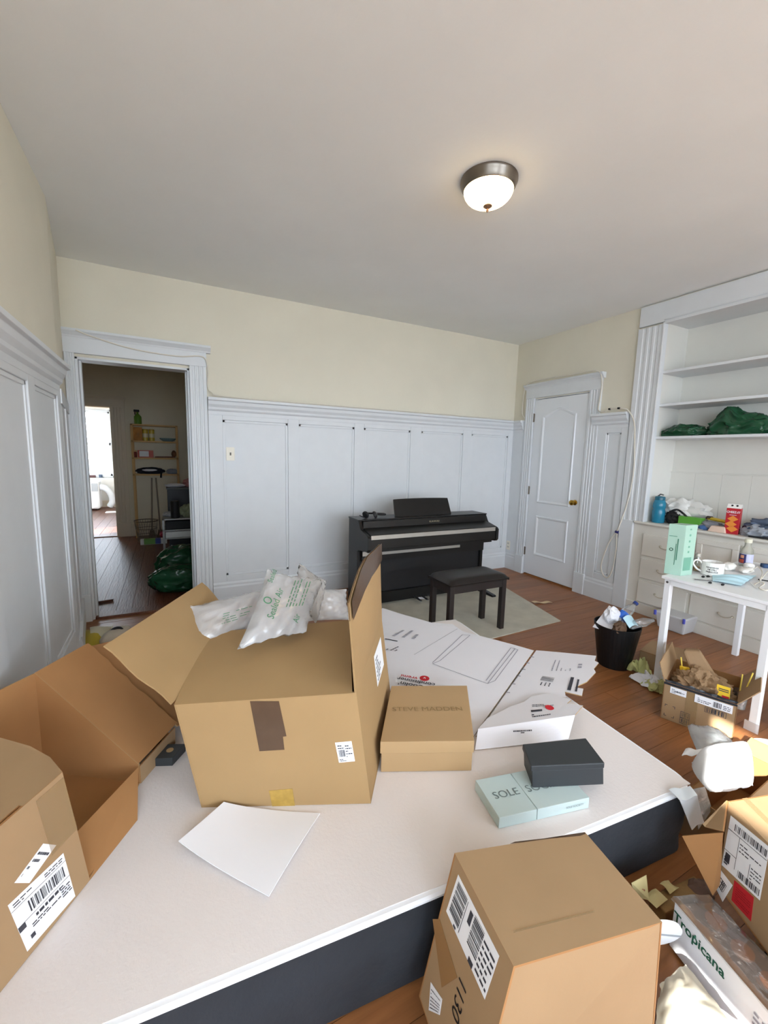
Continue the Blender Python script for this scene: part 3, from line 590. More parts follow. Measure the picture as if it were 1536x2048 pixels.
# mat under bench
mc = [oz(1121, 1243, .006), oz(978, 1175, .006), V((1.86, 3.36, .006)), V((1.72, 2.29, .006))]; mc = [V((2.911, 2.327, .008)), V((3.17, 3.40, .008)), V((1.62, 3.42, .008)), V((1.74, 2.285, .008))]
tag(MB().panel(mc, .007, 0, 0).build('floor_mat', M_RUG), 'cream low mat on the floor under the piano bench', 'mat')
st = oz(845, 1197, .02); tag(MB().tube([st+V((-.05, .03, 0)), st+V((.03, -.02, .008))], .011, 8).build('white_cap_tube', M_PAPER), 'small white tube lying on the mat by the piano pedals', 'tube')
dbr = oz(1080, 1205, .008); tag(MB().sheet(lambda u, v: dbr+V((-.06+.16*u, .03-.07*u+.04*(v-.5), .006*sin(9*u)+.003)), 8, 3, .002).build('paper_scrap', mat('tan_scrap', 'D9C19A', .8)), 'torn tan paper scrap lying on the wooden floor', 'scrap')

# ================================================================== MATTRESS
ZM = .25
mth = radians(-5.25); ux_ = V((cos(mth), sin(mth), 0)); uy_ = V((-sin(mth), cos(mth), 0))
mA = oz(1392, 1572, ZM)                                    # near right corner
mo = mA-ux_*2.06; mw, ml = 2.06, 1.57
mt = thing('mattress', 'bare white mattress with black fabric sides lying on the floor', 'mattress', mo+ux_*1.0+uy_*.8-V((0, 0, ZM)))
def rrect(w, l, r, n=6, inset=0):
    pts = []
    for cx, cy, a0 in ((w-r, r, -90), (w-r, l-r, 0), (r, l-r, 90), (r, r, 180)):
        for i in range(n+1): a = radians(a0+90*i/n); pts.append((cx+(r-inset)*cos(a), cy+(r-inset)*sin(a)))
    return pts
def ringbody(levels, name, m, par, captop=True, capbot=True, smooth=True):
    mb = MB(); ids = []
    for inset, z in levels: pts = rrect(mw, ml, .07, 6, inset); ids.append(mb.add([mo+ux_*x+uy_*y+V((0, 0, z-ZM)) for x, y in pts])); n = len(pts)
    for a, b in zip(ids[:-1], ids[1:]):
        for i in range(n): j = (i+1) % n; mb.face((a+i, a+j, b+j, b+i))
    if captop: mb.face([ids[-1]+i for i in range(n)])
    if capbot: mb.face([ids[0]+i for i in reversed(range(n))])
    return mb.build(name, m, par, smooth=smooth)
ringbody([(.012, 0), (.0, .015), (.004, .06), (-.004, .11), (-.006, .17), (.002, .225), (.0, .237)], 'side_border', M_MATTS, mt)
ringbody([(.004, .236), (-.004, .241), (-.004, .247), (.002, .252), (.012, .2525)], 'edge_piping', M_LABEL, mt, smooth=False)
def top_fn(u, v):
    x = .012+(mw-.024)*u; y = .012+(ml-.024)*v; p = mo+ux_*x+uy_*y
    w = .0022*noise.noise(V((x*2.3, y*2.3, 1)))
    return V((p.x, p.y, .2545+w))
MB().sheet(top_fn, 40, 30, .004).build('top_cover', M_MATT, mt, smooth=True)
# ================================================================== CARTONS ON THE MATTRESS
ZT = ZM+.0055                                             # lying surface
CW = .005                                                 # board thickness
# ---- big open carton with air pillows
cBL, cBR = oz(403, 1615, ZT), oz(741.6, 1607, ZT)
cTL, cTR = V((-.011, 1.325, .597)), V((.489, 1.103, .632))
dL = V((sin(radians(29)), cos(radians(29)), 0)); dR = V((sin(radians(35)), cos(radians(35)), 0)); cdp = .56
cTLf, cTRf, cBLf, cBRf = cTL+dL*cdp+V((.02, 0, .01)), cTR+dR*cdp+V((0, 0, .005)), cBL+dL*cdp, cBR+dR*cdp
bc = thing('open_carton', 'large tan carton with a dark tape patch, standing open and full of air pillows', 'box', (cBL+cBRf)/2)
MB().panel([cBL, cBR, cTR, cTL], CW, 0, 1).build('front_panel', [M_CARD, M_CARD], bc)
MB().panel([cBR, cBRf, cTRf, cTR], CW, 0, 1).build('side_panel', [M_CARD, M_CARD], bc)
MB().panel([cBLf, cBL, cTL, cTLf], CW, 0, 1).build('side_panel', [M_CARD, M_CARD], bc)
MB().panel([cBRf, cBLf, cTLf, cTRf], CW, 0, 1).build('back_panel', [M_CARD, M_CARD], bc)
MB().panel([cBL+V((0, 0, .004)), cBLf+V((0, 0, .004)), cBRf+V((0, 0, .004)), cBR+V((0, 0, .004))], .004, 0, 1).build('bottom_panel', [M_CARD, M_CARD], bc)
fL, fR = oz(414, 1265, .655), oz(699, 1240, .66)
def fflap(u, v):
    p = bil([cTL, cTR+V((-.012, .002, 0)), fR, fL], u, v); p.z += .016*sin(pi*v)*(.4+.6*sin(pi*u)); return p
MB().sheet(fflap, 14, 10, .005, 0, 1).build('front_flap', [M_CARD, M_CARD], bc, smooth=True)
# left flap, thrown open
o3 = V((-.186, 1.403, .783)); o3f = oy(408, 1160, 2.0); o3f = o3+dL*.62+V((0, 0, -.0))
def lflap(u, v):
    p = bil([cTL+V((-.006, .004, .002)), cTLf+V((-.006, 0, .002)), o3f, o3], u, v); p.z += .006*sin(9*v); return p
MB().sheet(lflap, 10, 8, .005, 0, 1).build('side_flap', [M_CARD, M_CARD], bc, smooth=True)
# right flap, standing up, torn along its front edge
prof_t = [(0, oy(699, 1206, 1.11)), (.12, oy(706, 1180, 1.16)), (.3, oy(718, 1142, 1.24)), (.5, oy(731, 1117, 1.33)), (.75, oy(747, 1102, 1.44)), (1, oy(760, 1089, 1.545))]
def rtop(u):
    for (a, p), (b, q) in zip(prof_t[:-1], prof_t[1:]):
        if u <= b+1e-9: return p.lerp(q, (u-a)/(b-a))
    return prof_t[-1][1]
def rflap(u, v):
    p = cTR.lerp(cTRf, u).lerp(rtop(u), v); return p+V((.018, -.006, 0))*sin(pi*v)*sin(pi*u)
rf = MB().sheet(rflap, 16, 12, .006, 0, 1).build('side_flap', [M_CARD, M_CARD], bc, smooth=True)
MB().sheet(lambda u, v: rflap(u, .80+.205*v)+V((-.004, -.0025, .0012)), 14, 3, .0008).build('tape_strip', M_TAPE, rf)
MB().sheet(lambda u, v: rflap(u, .80+.205*v)+V((.0105, .004, .0012)), 14, 3, .0008).build('tape_strip', M_TAPE, rf)
def onfront(px, py):                                      # point on the carton's front panel
    n = (cBR-cBL).cross(cTL-cBL).normalized(); d = ray(px, py); return CAM+d*((cBL-CAM).dot(n)/d.dot(n))
def patch(pxs, lift=.0012): n = (cBR-cBL).cross(cTL-cBL).normalized(); return [onfront(*p)+n*lift for p in pxs]
n_f = (cBR-cBL).cross(cTL-cBL).normalized()
MB().panel(patch([(519, 1502), (569, 1499), (566, 1473), (573, 1472), (558, 1402), (500, 1402)]), .0006, 0, 0).build('tape_patch', M_TAPE, bc)
MB().panel(patch([(545, 1613), (590, 1611), (585, 1577), (538, 1581)]), .0006, 0, 0).build('tape_patch', mat('yellowed_tape', 'AE8D45', .3, var=.15, vscale=60), bc)
q = [onfront(*p) for p in ((678, 1525), (710, 1522), (703, 1482), (670, 1485))]
sticker(q, bc, lines(.08, .06, .92, .2, 2, .5, 1)+barcode(.12, .28, .5, .62, 10, True, 3)+lines(.55, .25, .95, .9, 5, .4, 4)+lines(.1, .68, .5, .92, 2, .4, 5), 'small_label')
dep = V((sin(radians(35)), cos(radians(35)), 0))
q = [cTR.lerp(cTRf, .55).lerp(cBR.lerp(cBRf, .55), .10), cTR.lerp(cTRf, .86).lerp(cBR.lerp(cBRf, .86), .10)]
q = [cTR.lerp(cTRf, .55).lerp(cBR.lerp(cBRf, .55), .42), cTR.lerp(cTRf, .86).lerp(cBR.lerp(cBRf, .86), .42), q[1], q[0]]
sticker(q, bc, lines(.1, .1, .9, .9, 6, .4, 9), 'side_label')
# ---- air pillows (each one a sealed plastic cushion)
def pillow(corners, puff, seed, m, name='air_pillow', n=22):
    c = [V(p) for p in corners]; nm = (c[1]-c[0]).cross(c[3]-c[0]).normalized()
    if nm.dot(CAM-c[0]) < 0: nm = -nm
    mb = MB(); off = V((seed*5.1, seed*2.3, 0)); ids = []
    for sgn in (1, -1):
        g = []
        for i in range(n+1):
            for j in range(n+1):
                u, v = i/n, j/n; k = max(0, (1-abs(2*u-1)**2.6)*(1-abs(2*v-1)**2.6))**.6
                e = min(u, 1-u, v, 1-v); w = max(0, 1-e*5)
                wr = .010*noise.noise(V((u*9, v*9, sgn))+off)+.012*w*sin(31*(u+v)+seed)*(.4+noise.noise(V((u*14, v*14, 3))+off))
                pin = 1-.07*(1-abs(2*v-1)**2)*(1 if True else 0)
                p = bil(c, .5+(u-.5)*pin, .5+(v-.5)*(1-.07*(1-abs(2*u-1)**2)))
                g.append(p+nm*(sgn*puff*k+wr))
        ids.append(mb.add(g))
    q_ = lambda i, j: i*(n+1)+j
    for s_, k in enumerate(ids):
        for i in range(n):
            for j in range(n): f = (k+q_(i, j), k+q_(i+1, j), k+q_(i+1, j+1), k+q_(i, j+1)); mb.face(f if s_ == 0 else f[::-1])
    return mb.build(name, m, None, smooth=True, recalc=False), c, nm
def pp(px, py, y): return oy(px, py, y)
ap, c, nm = pillow([pp(482, 1312, 1.40), pp(612, 1268, 1.48), pp(640, 1165, 1.74), pp(560, 1130, 1.74)], .05, 1, M_FILM)
ap, c, nm = (ap, [pp(482, 1312, 1.40), pp(612, 1268, 1.48), pp(622, 1150, 1.76), pp(530, 1150, 1.72)], nm)
bpy.data.objects.remove(ap)
ap, c, nm = pillow([pp(474, 1300, 1.395), pp(612, 1264, 1.47), pp(648, 1160, 1.72), pp(534, 1140, 1.70)], .045, 1, M_FILM)
tag(ap, 'milky air pillow printed with green lettering, topmost in the open carton', 'air pillow', None)
uu = (bil(c, .32, .95)-bil(c, .32, .05)).normalized(); vv = (bil(c, 0, .5)-bil(c, 1, .5)).normalized()
def ptext(s, u, v, h): text(s, bil(c, u, v)+nm*.050, uu, vv, h, M_GREENP, ap, 'print')
ptext('Sealed Air', .30, .42, .026); ptext('Sealed', .10, .80, .02); ptext('Air', .72, .15, .022)
MB().lathe([(.016, 0), (.016, .001), (.012, .001), (.012, 0)], bil(c, .16, .46)+nm*.051, 16, nm, cap=False).build('print', M_GREENP, ap)
prints([p+nm*.050 for p in c], [(a, b, a2, b2) for (b, a, b2, a2) in lines(.35, .48, .8, .78, 6, .28, 8)], .001).build('print', M_GREENP, ap, recalc=False)
ap2, c2, n2 = pillow([pp(392, 1305, 1.62), pp(505, 1262, 1.72), pp(560, 1172, 1.86), pp(425, 1190, 1.80)], .055, 2, M_FILM)
c2 = [pp(388, 1306, 1.62), pp(492, 1270, 1.72), pp(555, 1170, 1.86), pp(372, 1215, 1.76)]; bpy.data.objects.remove(ap2)
ap2, c2, n2 = pillow(c2, .055, 2, M_FILM); tag(ap2, 'crinkled clear air pillow slumped against the open carton flap', 'air pillow')
prints([p+n2*.055 for p in c2], lines(.35, .3, .75, .55, 5, .25, 3), .001).build('print', M_GREENP, ap2, recalc=False)
ap3, c3, n3 = pillow([pp(606, 1244, 1.92), pp(700, 1240, 1.98), pp(692, 1178, 2.02), pp(612, 1176, 1.98)], .05, 3, M_FILM); tag(ap3, 'greenish clear air pillow at the back of the open carton', 'air pillow')
ap4, c4, n4 = pillow([pp(592, 1190, 1.86), pp(632, 1250, 1.9), pp(652, 1162, 1.93), pp(598, 1126, 1.9)], .045, 5, M_FILM); tag(ap4, 'twisted white air pillow behind the printed one in the carton', 'air pillow')
# ---- carton by the left wall, lying open
aL = V((sin(radians(33)), cos(radians(33)), 0)); nL = V((-aL.y, aL.x, 0))
kA0, kA1 = oz(180, 1760, ZT), V((-.248, 1.133, .60))
lb = thing('torn_carton', 'torn open carton by the left wall with a shipping label and splayed flaps', 'box', (kA0.x, kA0.y, ZT))
MB().panel([kA0-aL*.62, kA0, kA1, kA1-aL*.56], CW, 0, 1).build('label_panel', [M_CARD2, M_CARDI], lb)
kS = oz(47, 1612, .60)                                    # where the flap slot starts
tf = [kA1+V((0, 0, .001)), oz(100, 1514, .60), oz(60, 1492, .603), oz(0, 1475, .605), oz(-90, 1460, .61), kS-aL*.5+nL*.36, kS-aL*.46+nL*.012, kS+nL*.012, kS+nL*.001]
MB().panel(tf, CW, 0, 1).build('top_flap', [M_CARD2, M_CARDI], lb)
R1, R2, S1, S2 = V((-.124, 1.48, .326)), V((-.415, 1.669, .618)), V((-.005, 1.663, .326)), V((-.296, 1.852, .620))
R1b, R2b = V((R1.x, R1.y, ZT)), V((R2.x, R2.y, ZT))
lowq = oz(275, 1640, ZT); nearq = oz(150, 1668, .325)
MB().panel([kA0+V((0, 0, .006)), R1b+V((0, 0, .006)), R2b+V((0, 0, .006)), kA0+nL*.42-aL*.1+V((0, 0, .006))], .005, 0, 1).build('bottom_panel', [M_CARDI, M_CARD], lb)
MB().panel([R2b, R1b, R1, R2], CW, 0, 1).build('end_panel', [M_CARDI, M_CARD], lb)
MB().panel([R2b-aL*.42, R2b, R2, R2-aL*.30+V((0, 0, .02)), R2-aL*.42+V((0, 0, -.05))], CW, 0, 1).build('far_panel', [M_CARDI, M_CARD], lb)
MB().panel([kA0, lowq, V((R1.x, R1.y-.012, R1.z)), nearq], CW, 0, 1).build('side_flap', [M_CARDI, M_CARD], lb)
def ragged(a, b, n, amp, seed):
    r_ = random.Random(seed); return [a.lerp(b, i/n)+aL*r_.uniform(-amp, amp) for i in range(1, n)]
MB().panel([R1+V((0, 0, .003)), S1+V((0, 0, .003))]+ragged(S1+V((0, 0, .003)), S2+V((0, 0, .003)), 14, .006, 3)+[S2+V((0, 0, .003)), R2+V((0, 0, .003))], CW, 0, 1).build('end_flap', [M_CARDI, M_CARD], lb)
S1b = V((S1.x-.01, S1.y-.015, ZT))
MB().panel([R1b+V((.004, 0, 0)), S1b, S1+V((-.008, -.012, -.008)), R1+V((.004, 0, -.008))], CW, 0, 1).build('outer_panel', [M_CARD2, M_CARDI], lb)
S2b = V((S2.x, S2.y-.02, ZT)); MB().panel([S1b+V((-.03, -.03, 0)), S2b+V((-.03, -.03, 0)), S2+V((-.03, -.03, -.03)), S1+V((-.03, -.03, -.012))], CW, 0, 1).build('inner_panel', [M_CARDI, M_CARDI], lb)
MB().panel([S1+V((0, 0, -.012)), S1+aL*.15+V((.01, 0, -.065)), S2+aL*.15+V((.01, 0, -.05)), S2+V((0, 0, -.012))], CW, 0, 1).build('back_flap', [M_CARDI, M_CARD], lb)
nA = (aL*.62).cross(kA1-kA0).normalized()
def onlab(px, py):
    n = (kA0-(kA0-aL*.62)).cross(kA1-kA0).normalized(); d = ray(px, py); return CAM+d*((kA0-CAM).dot(n)/d.dot(n))
q = [onlab(*p) for p in ((54, 1903), (150, 1792), (126, 1706), (15, 1811))]
q = [q[0], q[1], q[2], q[3]]
sticker(q, lb, [(0, .835, 1, .842), (0, .50, 1, .507), (0, .40, .12, .50)]+barcode(.25, .56, .93, .78, 24, True, 11)+lines(.05, .88, .4, .97, 2, .4, 2)+lines(.6, .88, .97, .97, 2, .4, 6)+lines(.30, .40, .78, .47, 1, .8, 21)+lines(.2, .28, .75, .37, 2, .5, 22)+lines(.78, .22, .98, .48, 5, .45, 23)+[(.12, .12, .2, .2)])
q = [onlab(*p) for p in ((28, 1766), (58, 1766), (112, 1690), (86, 1687))]
sticker(q, lb, lines(.1, .15, .9, .9, 4, .4, 31), 'small_label')
MB().panel([kA1-aL*.07+V((0, 0, -.012))+nA*.001, kA1+V((0, 0, -.012))+nA*.001, kA0.lerp(kA1, .5)+nA*.001, kA0.lerp(kA1, .5)-aL*.07+nA*.001], .0005, 0, 0).build('clear_tape', M_CTAPE, lb)
# ---- small black box behind, packet and shoe on the floor
bk = thing('black_gift_box', 'small black box with an oval white logo wedged between the cartons', 'box', oz(345, 1533, ZT))
bo = oz(345, 1532, ZT); bu = (oz(372, 1502, ZT)-bo); bv = V((-.07, .03, 0))
MB().obox(bo, bu, bv, (0, 0, .03)).build('body', M_BOXBLK, bk, bevel=.002)
oc = bo+bu*.55+bv*.45+V((0, 0, .0305)); MB().lathe([(.012, 0), (.012, .0008)], oc, 20).build('oval_logo', M_CARDL, bk)
# ---- loose white sheet
pq = [oz(358, 1700, ZT), oz(538, 1797, ZT), oz(640, 1628, ZT), oz(448, 1618, ZT)]
def wsheet(u, v):
    p = bil(pq, u, v); p.z = ZT+.003+.022*(1-u)**3+.006*sin(pi*v)*u+.004*(1-v)**2; return p
tag(MB().sheet(wsheet, 16, 14, .0025).build('packing_sheet', M_PAPER, smooth=True), 'curled plain white packing sheet lying on the mattress before the carton', 'paper sheet')
# ---- shoe box
sb = thing('shoe_box', 'closed kraft shoe box with STEVE MADDEN on the lid', 'box', (.8, 1.25, ZT))
s0, syw = V((.917, 1.05, ZT)), radians(-23.5); sX = V((cos(syw), sin(syw), 0)); sY = V((-sin(syw), cos(syw), 0)); sY = (V((1.124, 1.351, 0))-V((.922, 1.054, 0))).normalized(); sX = V((sY.y, -sY.x, 0)); sX = (V((.922, 1.054, 0))-V((.617, 1.192, 0))).normalized()
sw, sd, sh = .322, .355, .115
MB().obox(s0-sX*sw, sX*sw, sY*sd, (0, 0, sh-.004)).build('body', M_SHOE, sb, bevel=.002)
MB().obox(s0-sX*(sw+.004)-sY*.004+V((0, 0, sh-.042)), sX*(sw+.008), sY*(sd+.008), (0, 0, .045)).build('lid', M_SHOE, sb, bevel=.002)
text('STEVE MADDEN', s0-sX*.165+sY*.185+V((0, 0, sh+.003)), sX, sY, .026, mat('dull_stamp', '8E744B', .6), sb, 'lid_lettering', sx=1.05)
# ---- pale teal box and black box
tb = thing('teal_gift_box', 'flat pale teal box lettered SOLE SOCIETY lying on the mattress', 'box', (1.0, .9, ZT))
tyw = radians(-11.97); tX = V((cos(tyw), sin(tyw), 0)); tY = V((-sin(tyw), cos(tyw), 0)); t0_ = V((.846, .834, ZT)); tw, td, th_ = .325, .175, .037
tX = (oz(1177, 1616, ZT)-oz(997, 1658, ZT)).normalized(); tw = (oz(1177, 1616, ZT)-oz(997, 1658, ZT)).length; t0_ = oz(997, 1658, ZT)
tl_ = oz(951, 1560, ZT+th_); tY = (tl_-V((t0_.x, t0_.y, tl_.z))); td = tY.length; tY.normalize()
MB().obox(t0_, tX*tw*.405, tY*td, (0, 0, th_)).build('box_half', M_TEAL, tb, bevel=.0015)
MB().obox(t0_+tX*tw*.41, tX*tw*.59, tY*td, (0, 0, th_)).build('box_half', M_TEAL, tb, bevel=.0015)
zt_ = V((0, 0, th_)); inkt = mat('grey_foil', '6E7C7D', .4)
text('SOLE', t0_+tX*tw*.215+tY*td*.5+zt_, tX, tY, .027, inkt, tb, 'lid_lettering', sx=1.05); text('SOCIETY', t0_+tX*tw*.44+tY*td*.5+zt_, tX, tY, .027, inkt, tb, 'lid_lettering', sx=1.05, align='LEFT')
nf_ = tX.cross(V((0, 0, 1))); text('SOLE SOCIETY', t0_+tX*tw*.83+V((0, 0, th_*.55))+nf_*.001, tX, (0, 0, 1), .007, inkt, tb, 'side_lettering')
bb = thing('black_box', 'black lidded card box resting on the pale teal box', 'box', (1.15, .86, ZT))
zq = ZT+th_
q0 = [oz(1065, 1576, zq), oz(1213, 1580, zq)]; bX = (q0[1]-q0[0]).normalized(); wB = (q0[1]-q0[0]).length
top = [oz(1064, 1533, zq+.075), oz(1207, 1527, zq+.075), oz(1170, 1478, zq+.075), oz(1047, 1490, zq+.075)]
bbm = MB(); sh_ = q0[0]-V((top[0].x, top[0].y, q0[0].z)); e = [V((p.x+sh_.x, p.y+sh_.y, zq+.0005)) for p in top]; top2 = [V((p.x+sh_.x*.2, p.y+sh_.y*.2, zq+.06)) for p in top]
bbm.hexa(e+top2); bbm.build('body', M_BOXBLK, bb, bevel=.002)
ctr = sum(top, V((0, 0, 0)))/4; lid = [ctr+(V((p.x, p.y, ctr.z))-ctr)*1.03 for p in top]
lm = MB().hexa([V((p.x, p.y, zq+.058)) for p in lid]+[V((p.x, p.y, zq+.078)) for p in lid]); lm.build('lid', M_BOXBLK, bb, bevel=.003)
# ---- printed white carton laid flat over the mattress edge
Zs = ZM+.02
pv = thing('flattened_carton', 'torn flattened white air conditioner carton with red logo, draped over the mattress edge', 'cardboard', oz(950, 1400, ZT))
k1 = oz(946, 1474, .262); k2 = oz(1068, 1301, .290)
def pln(a, b, c_):
    n = (b-a).cross(c_-a).normalized()
    n = -n if n.z < 0 else n
    return (a, n)
def onp(pl, px, py): d = ray(px, py); return CAM+d*((pl[0]-CAM).dot(pl[1])/d.dot(pl[1]))
def dropz(pl, x, y): a, n = pl; return V((x, y, a.z-((x-a.x)*n.x+(y-a.y)*n.y)/n.z))
def polysheet(pts, th, mats, name, par): return MB().panel(pts if pln(*pts[:3]) else pts, th, 0, 1, None).build(name, mats, par)
def flatpiece(pl, pts, mats, name):                        # planar polygon, printed face up
    area = V((0, 0, 0))
    for i in range(len(pts)): area += (pts[i]-pts[0]).cross(pts[(i+1) % len(pts)]-pts[0])
    if area.dot(pl[1]) < 0: pts = pts[::-1]
    return MB().panel(pts, .004, 0, 1).build(name, mats, pv)
PL1 = pln(k1, k2, V((.83, 1.505, .263)))                   # main leaf
PL2 = pln(k1, k2, oz(1191, 1312, .315))                    # right leaf, tilting up past the mattress edge
main = [dropz(PL1, *q_) for q_ in ((.99, 1.86), (.865, 1.555), (.83, 1.505), (1.135, 1.368), (1.133, 1.34))]+[onp(PL1, *q_) for q_ in ((946, 1474), (1068, 1301), (1030, 1290), (985, 1278), (930, 1264), (902, 1252), (880, 1250), (835, 1237), (800, 1227), (765, 1216))]+[dropz(PL1, 1.02, 2.2)]
flatpiece(PL1, main, [M_WCARD, M_CARD], 'printed_leaf')
wing = [onp(PL2, *q_)+V((.006, 0, 0)) for q_ in ((949, 1473), (975, 1460), (1000, 1436), (1040, 1412), (1062, 1394), (1095, 1388), (1130, 1396), (1128, 1384), (1162, 1392), (1165, 1378), (1148, 1375), (1172, 1364), (1190, 1345), (1186, 1338), (1196, 1326), (1188, 1322), (1191, 1312), (1130, 1306), (1085, 1302), (1071, 1301))]
flatpiece(PL2, wing, [M_WCARD, M_CARD], 'printed_leaf')
# turned-up lower leaf: a side wall of the carton with a torn flap folded back from its top edge
M_GSIDE = M_WCARD
l0, l1, l2, l3 = oz(950, 1500, ZT+.004), oz(1137, 1478, ZT+.004), oz(1150, 1430, .325), oz(956, 1458, .300)
MB().sheet(lambda u, v: bil([l0, l1, l2, l3], u, v)+V((0, -.004, .002))*sin(pi*u)*(1-v), 10, 6, .004, 0, 1).build('side_leaf', [M_GSIDE, M_CARD], pv)
PL3 = pln(l3, l2, onp(PL2, 1062, 1396)+V((0, 0, .012)))
hi = [l3, l2]+[onp(PL3, *q_) for q_ in ((1166, 1411), (1134, 1407), (1143, 1399), (1118, 1392), (1096, 1386), (1062, 1393), (1048, 1404), (1020, 1413), (1000, 1424), (975, 1436))]
flatpiece(PL3, hi, [M_GSIDE, M_CARD], 'torn_leaf')
MB().panel([oz(862, 1246, .262), oz(905, 1249, .262), oz(932, 1268, .262), oz(905, 1262, .262)], .003, 0, 0).build('torn_corner', M_PAPER, pv)
# printing on the leaf; it reads from the far side of the bed
def lp(px, py): return onp(PL1, px, py)
wl_ = (lp(797, 1346)-lp(858, 1357)); ul = wl_.normalized(); vl = V((0, 0, 1)).cross(ul)
if True:
    text('vremi', lp(818, 1354), ul, vl, .026, M_RED, pv, 'brand_lettering', bold=.012)
    MB().lathe([(.024, 0), (.024, .001)], lp(849, 1357)+V((0, 0, .001)), 24).build('brand_disc', M_RED, pv); text('v', lp(849, 1357)+V((0, 0, .0015)), ul, vl, .02, M_LABEL, pv, 'brand_letter', bold=.02)
    text("Coolin'", lp(822, 1371), ul, vl, .03, M_INK, pv, 'title_lettering', bold=.015, lift=.004); text('conditioner', lp(832, 1364), ul, vl, .028, M_INK, pv, 'title_lettering', bold=.012, lift=.004)
def lquad(pxs, lift=.004): return [lp(*p)+V((0, 0, lift)) for p in pxs]
def stroke(pxs, w, m, name, lift=.002, f=lp):
    pts = [f(*p)+V((0, 0, lift)) for p in pxs]; mb = MB()
    for a, b in zip(pts[:-1], pts[1:]):
        t = (b-a).normalized(); s_ = V((-t.y, t.x, 0)).normalized()*w; k = mb.add([a-s_, b-s_, b+s_, a+s_]); mb.face((k, k+1, k+2, k+3))
    return mb.build(name, m, pv, recalc=False)
stroke([(865, 1326), (925, 1270), (940, 1271), (880, 1322), (865, 1328), (975, 1368), (1030, 1298), (1022, 1296), (972, 1362)], .0018, M_INKL, 'line_drawing')
stroke([(975, 1368), (990, 1362), (1036, 1300), (1028, 1297)], .0018, M_INKL, 'line_drawing'); stroke([(828, 1310), (915, 1258)], .0012, M_INKL, 'line_drawing')
q = lquad([(776, 1272), (800, 1260), (865, 1262), (850, 1282)]); prints(q, lines(0, .1, .9, .9, 3, .3, 51), 0).build('printing', M_INKL, pv, recalc=False)
q = lquad([(768, 1300), (800, 1285), (830, 1290), (800, 1305)]); prints(q, lines(0, .1, .5, .9, 3, .3, 52), 0).build('printing', M_INK, pv, recalc=False)
stroke([(770, 1278), (795, 1283)], .005, M_INK, 'printing')
def wp(px, py): return onp(PL2, px, py)
for (x, y) in ((1063, 1314), (1054, 1326), (1046, 1339), (1036, 1352), (1026, 1368), (1015, 1385)): stroke([(x-3, y), (x+5, y+1)], .004, M_INKL, 'printing', .002, wp)
q = [wp(*p)+V((0, 0, .002)) for p in ((1060, 1368), (1075, 1345), (1165, 1358), (1160, 1385))]; prints(q, [(0, .75, 1, .82), (0, .9, .9, .94)]+barcode(.4, .15, .75, .42, 14, True, 5)+lines(.02, .2, .3, .45, 3, .3, 6), 0).build('printing', M_INK, pv, recalc=False)
q = [wp(*p)+V((0, 0, .002)) for p in ((1095, 1345), (1105, 1318), (1165, 1318), (1160, 1345))]; prints(q, lines(.1, .1, .9, .8, 5, .25, 61)+[(.3, .9, .42, 1.02), (.5, .9, .6, 1.02)], 0).build('printing', M_INKL, pv, recalc=False)
def hp_(px, py): return onp(PL3, px, py)
MB().lathe([(.018, 0), (.018, .001)], hp_(1099, 1416)+V((0, 0, .0015)), 20).build('brand_disc', M_RED, pv)
q = [hp_(*p)+V((0, 0, .002)) for p in ((1065, 1436), (1105, 1430), (1108, 1404), (1058, 1406))]; prints(q, [(0, .35, .5, .48)]+lines(.1, .7, 1, .9, 2, .4, 71)+lines(0, .02, .9, .26, 2, .5, 72), 0).build('printing', M_INK, pv, recalc=False)
PL4 = pln(l0, l1, l2)
def lo_(px, py): return onp(PL4, px, py)
q = [lo_(*p)+V((0, -.004, .004)) for p in ((1025, 1468), (1062, 1466), (1062, 1458), (1025, 1460))]; prints(q, lines(0, .4, 1, 1, 1, .6, 81)+[(.4, 0, .6, .25)], 0).build('printing', M_INK, pv, recalc=False)
# ================================================================== WHITE DESK AND WHAT STANDS ON IT
TZ = .69
tk0 = oz(1330, 1151, TZ); tx0, ty1 = tk0.x, tk0.y; ty0, tx1 = .872, tx0+.98
dk = thing('white_desk', 'narrow white desk on square metal legs before the built-in drawers', 'desk', ((tx0+tx1)/2, (ty0+ty1)/2, 0))
boxp('desktop', M_TABLE, dk, tx0-.012, tx1, ty0-.012, ty1+.012, TZ-.018, TZ, .003)
boxp('end_rail', M_TABLE, dk, tx0, tx0+.025, ty0+.03, ty1-.03, TZ-.05, TZ-.018); boxp('end_rail', M_TABLE, dk, tx1-.03, tx1-.005, ty0+.03, ty1-.03, TZ-.05, TZ-.018)
boxp('side_rail', M_TABLE, dk, tx0+.03, tx1-.03, ty1-.03, ty1-.008, TZ-.05, TZ-.018); boxp('side_rail', M_TABLE, dk, tx0+.03, tx1-.03, ty0+.008, ty0+.03, TZ-.05, TZ-.018)
for x in (tx0, tx1-.035):
    for y in (ty0, ty1-.035):
        lg = boxp('leg', M_TABLE, dk, x, x+.035, y, y+.035, 0, TZ-.018, .003)
        MB().lathe([(.007, 0), (.007, .002), (.004, .003)], (x-.0002, y+.0175, TZ-.035), 12, mX).build('bolt', M_STEEL, lg)
boxp('tape_scrap', M_FILM, dk, tx0-.003, tx0+.004, ty0-.01, ty0+.05, .001, .05)
def onT(px, py): return oz(px, py, TZ)
